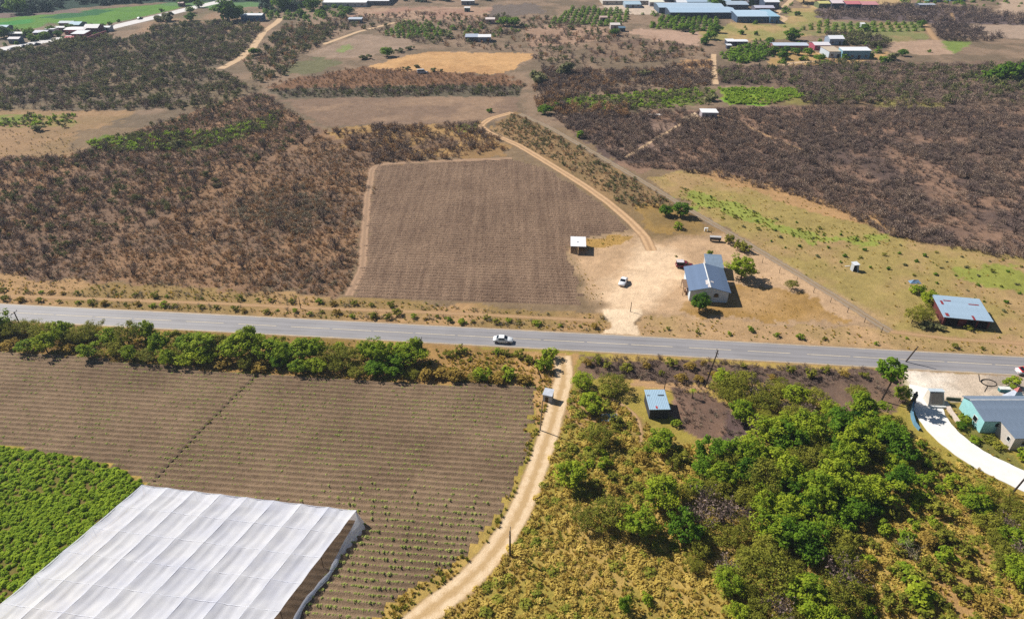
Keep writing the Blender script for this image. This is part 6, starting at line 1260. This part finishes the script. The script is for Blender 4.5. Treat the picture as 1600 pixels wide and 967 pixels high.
x, y = sample([(400, 6), (500, -8), (620, -12), (1400, -30), (1000, -12), (760, 2), (640, 4), (500, 10), (430, 22), (400, 20)], .012, 32, .4); scatter('far_woods', 'far trees along the top edge', x, y, ['forest'], .7, 1.3, 32)
for nm, lb, pts, dn, sd_ in (('far_green_left', 'far green bushes left of the white greenhouses', [(380, 36), (400, 12), (500, 10), (560, 16), (545, 30), (480, 36), (440, 30)], .03, 33), ('far_green_centre', 'far bushes dotted across the upper middle fields', [(600, 34), (760, 30), (830, 40), (800, 60), (700, 70), (640, 66)], .006, 34),
        ('factory_green', 'trees and bushes between the factory sheds', [(1000, 24), (1040, 4), (1240, 2), (1230, 44), (1130, 52), (1010, 46)], .007, 35), ('far_right_green', 'bushes and trees along the far right top edge', [(1380, 10), (1420, -4), (1600, -6), (1600, 12), (1440, 12)], .014, 36), ('village_green', 'bushes around the roadside village', [(-60, 82), (-60, 48), (60, 46), (170, 40), (176, 58), (60, 76)], .02, 37), ('farm_green', 'bushes around the far farm buildings', [(1120, 78), (1200, 62), (1380, 60), (1400, 100), (1200, 104), (1120, 100)], .012, 38)):
    x, y = sample(pts, dn, sd_, .5); scatter(nm, lb, x, y, ['orchard'], .7, 1.9, sd_)
# grass
def grass(nm, lb, pts, dens, kinds, s0, s1, seed, clump=.5, **k):
    x, y = sample(pts, dens, seed, clump, rag=1.0, **k); scatter(nm, lb, x, y, kinds, s0, s1, seed)
SE = [(640, 990), (760, 890), (830, 800), (862, 700), (890, 610), (930, 610), (1010, 660), (1060, 690), (1150, 710), (1400, 700), (1440, 690), (1640, 790), (1760, 860), (1760, 1040), (560, 1040)]
grass('dry_grass', 'dry straw coloured grass on the lower right slope', SE, 2.4, ['straw', 'straw', 'straw', 'grass'], .5, 1.2, 41, .4, thr=.42)
grass('grass_mounds', 'golden grass mounds on the lower right slope', SE, .6, ['mound'], .5, 1.5, 55, .5)
grass('green_mounds', 'olive weed mounds on the lower right slope', SE, .3, ['greenmound'], .6, 1.7, 56, 1.0)
grass('green_grass', 'green tufts in the lower right slope', SE, .3, ['grass'], .5, 1.1, 42, .8)
grass('track_grass', 'grass strip between the crop field and the dirt track', [(838, 606), (880, 600), (862, 662), (832, 750), (782, 850), (690, 938), (600, 1000), (560, 990), (640, 930), (745, 852), (810, 750), (832, 660)], 2.2, ['straw', 'grass'], .6, 1.3, 43, .3)
grass('track_mouth_grass', 'dry grass around the booth and track mouth', [(700, 552), (880, 560), (880, 600), (838, 606), (700, 600)], 1.5, ['straw', 'straw', 'grass'], .6, 1.3, 44, .5)
grass('hedge_grass', 'dry grass under the hedge', [(-120, 500), (0, 503), (400, 524), (840, 556), (834, 602), (640, 594), (420, 585), (0, 546), (-120, 540)], 1.0, ['straw', 'grass'], .6, 1.4, 45, .4)
grass('verge_grass', 'dry grass on the north verge', [(-200, 424), (50, 436), (545, 467), (945, 494), (940, 522), (600, 509), (200, 488), (-200, 468)], 1.5, ['straw', 'grass', 'baregrey'], .4, 1.0, 46, .6)
grass('right_verge_grass', 'dry grass on the verge right of the entrance', [(1000, 495), (1390, 518), (1800, 545), (1800, 575), (1400, 552), (1000, 530)], .55, ['straw', 'grass'], .35, .9, 47, .6)
grass('yard_grass', 'thin dry grass in the yard', [(1140, 400), (1390, 512), (1100, 500), (1060, 488), (1150, 470)], .3, ['straw'], .25, .6, 48, .7)
grass('shed_grass', 'dry grass around the open shed', [(885, 372), (985, 362), (985, 376), (905, 400), (945, 470), (930, 480), (910, 470), (900, 430)], .6, ['straw', 'grass'], .3, .7, 49, .5)
grass('right_field_grass', 'yellow green tufts in the dry field right of the lane', [(1010, 278), (1085, 266), (1258, 315), (1400, 373), (1640, 408), (1640, 530), (1400, 512)], .22, ['grass', 'straw', 'straw'], .4, .9, 50, .6)
grass('green_line_grass', 'green grass line above the dry field', [(1062, 292), (1150, 318), (1260, 360), (1400, 366), (1390, 382), (1260, 378), (1150, 346), (1060, 312)], .5, ['grass'], .6, 1.3, 51, .4)
grass('garden_growth', 'weeds beside the white drive', [(1474, 630), (1500, 640), (1530, 680), (1600, 735), (1590, 745), (1500, 692), (1472, 655)], 1.6, ['grass', 'straw', 'grass'], .5, 1.1, 52, .4)
grass('burnt_growth', 'short burnt stubble below the road', [(905, 557), (1130, 567), (1400, 582), (1390, 625), (1330, 610), (1120, 585), (1190, 695), (1060, 662), (1046, 606), (930, 585)], 2.2, ['baregrey', 'baredark', 'bare', 'baredark'], .25, .75, 53, .6)
grass('tan_field_growth', 'short growth on the left tan field', [(-100, 200), (120, 206), (110, 244), (-100, 254)], .25, ['straw', 'baregrey'], .5, 1.0, 54, .6)
# crops on the ridges
g = np.random.default_rng(5); xs_, ys_, xb, yb = [], [], [], []
bend = at(560, 900)
for v, u0, u1 in crop_rows:
    u = np.arange(u0 + .4, u1 - .3, .3); u = u + g.normal(0, .1, len(u)); wv = (fbm(u * .12, np.full(len(u), v * .05), 3, 3) - .5) * .4
    x = rdir[0] * u + crop_n[0] * (v + wv + .12); y = rdir[1] * u + crop_n[1] * (v + wv + .12)
    f = fbm(x * .09, y * .09, 8, 4); near = np.clip((83 - y) / 12, 0, 1) * np.clip((x + 40) / 15, 0, 1)
    k = g.random(len(u)) < np.clip(.3 + (f - .45) * 3.0, .2, .85) * (1 - near) ; xs_ += list(x[k]); ys_ += list(y[k])
    k = (g.random(len(u)) < near * .95) & (g.random(len(u)) < .8); xb += list(x[k]); yb += list(y[k])
xs_, ys_ = np.array(xs_), np.array(ys_); k = ~inside(NETPOLY, xs_, ys_); scatter('seedling_rows', 'sparse green seedlings along the ridges of the crop field', xs_[k], ys_[k], ['sprout'], .35, .95, 60, z=.25)
xb, yb = np.array(xb), np.array(yb); k = ~inside(NETPOLY, xb, yb); scatter('crop_rows', 'green crop plants in rows beside the shade cloth', xb[k], yb[k], ['cropplant', 'cropplant', 'sprout'], .5, .95, 61, z=.24)
x, y = sample([(-160, 688), (0, 699), (90, 710), (160, 724), (224, 753), (214, 764), (100, 868), (0, 952), (-160, 1040)], 3.6, 62, .25); k = ~inside(NETPOLY, x, y); scatter('leafy_crop', 'bright green leafy crop at the left of the shade cloth', x[k], y[k], ['cropclump'], .6, 1.15, 62)
x, y = sample(poly([(400, 584), (330, 652), (242, 748), (250, 750), (340, 655), (412, 584)]), 1.2, 63); scatter('ditch_weeds', 'weeds along the diagonal ditch', x, y, ['grass', 'seedling'], .4, .9, 63, z=.1)

# ------------------------------------------------------------------ air
hz = bpy.data.materials.new('haze_air'); hz.use_nodes = True; t = hz.node_tree; t.nodes.clear()
ou = t.nodes.new('ShaderNodeOutputMaterial'); pv_ = t.nodes.new('ShaderNodeVolumePrincipled'); pv_.inputs['Color'].default_value = (.62, .76, .95, 1); pv_.inputs['Density'].default_value = 0.00016; pv_.inputs['Anisotropy'].default_value = .2
t.links.new(pv_.outputs[0], ou.inputs['Volume'])
MB().box(-4200, -400, -1.2, 4200, 6200, 96).build('haze', hz, kind='stuff', label='thin blue daylight haze over the whole valley')
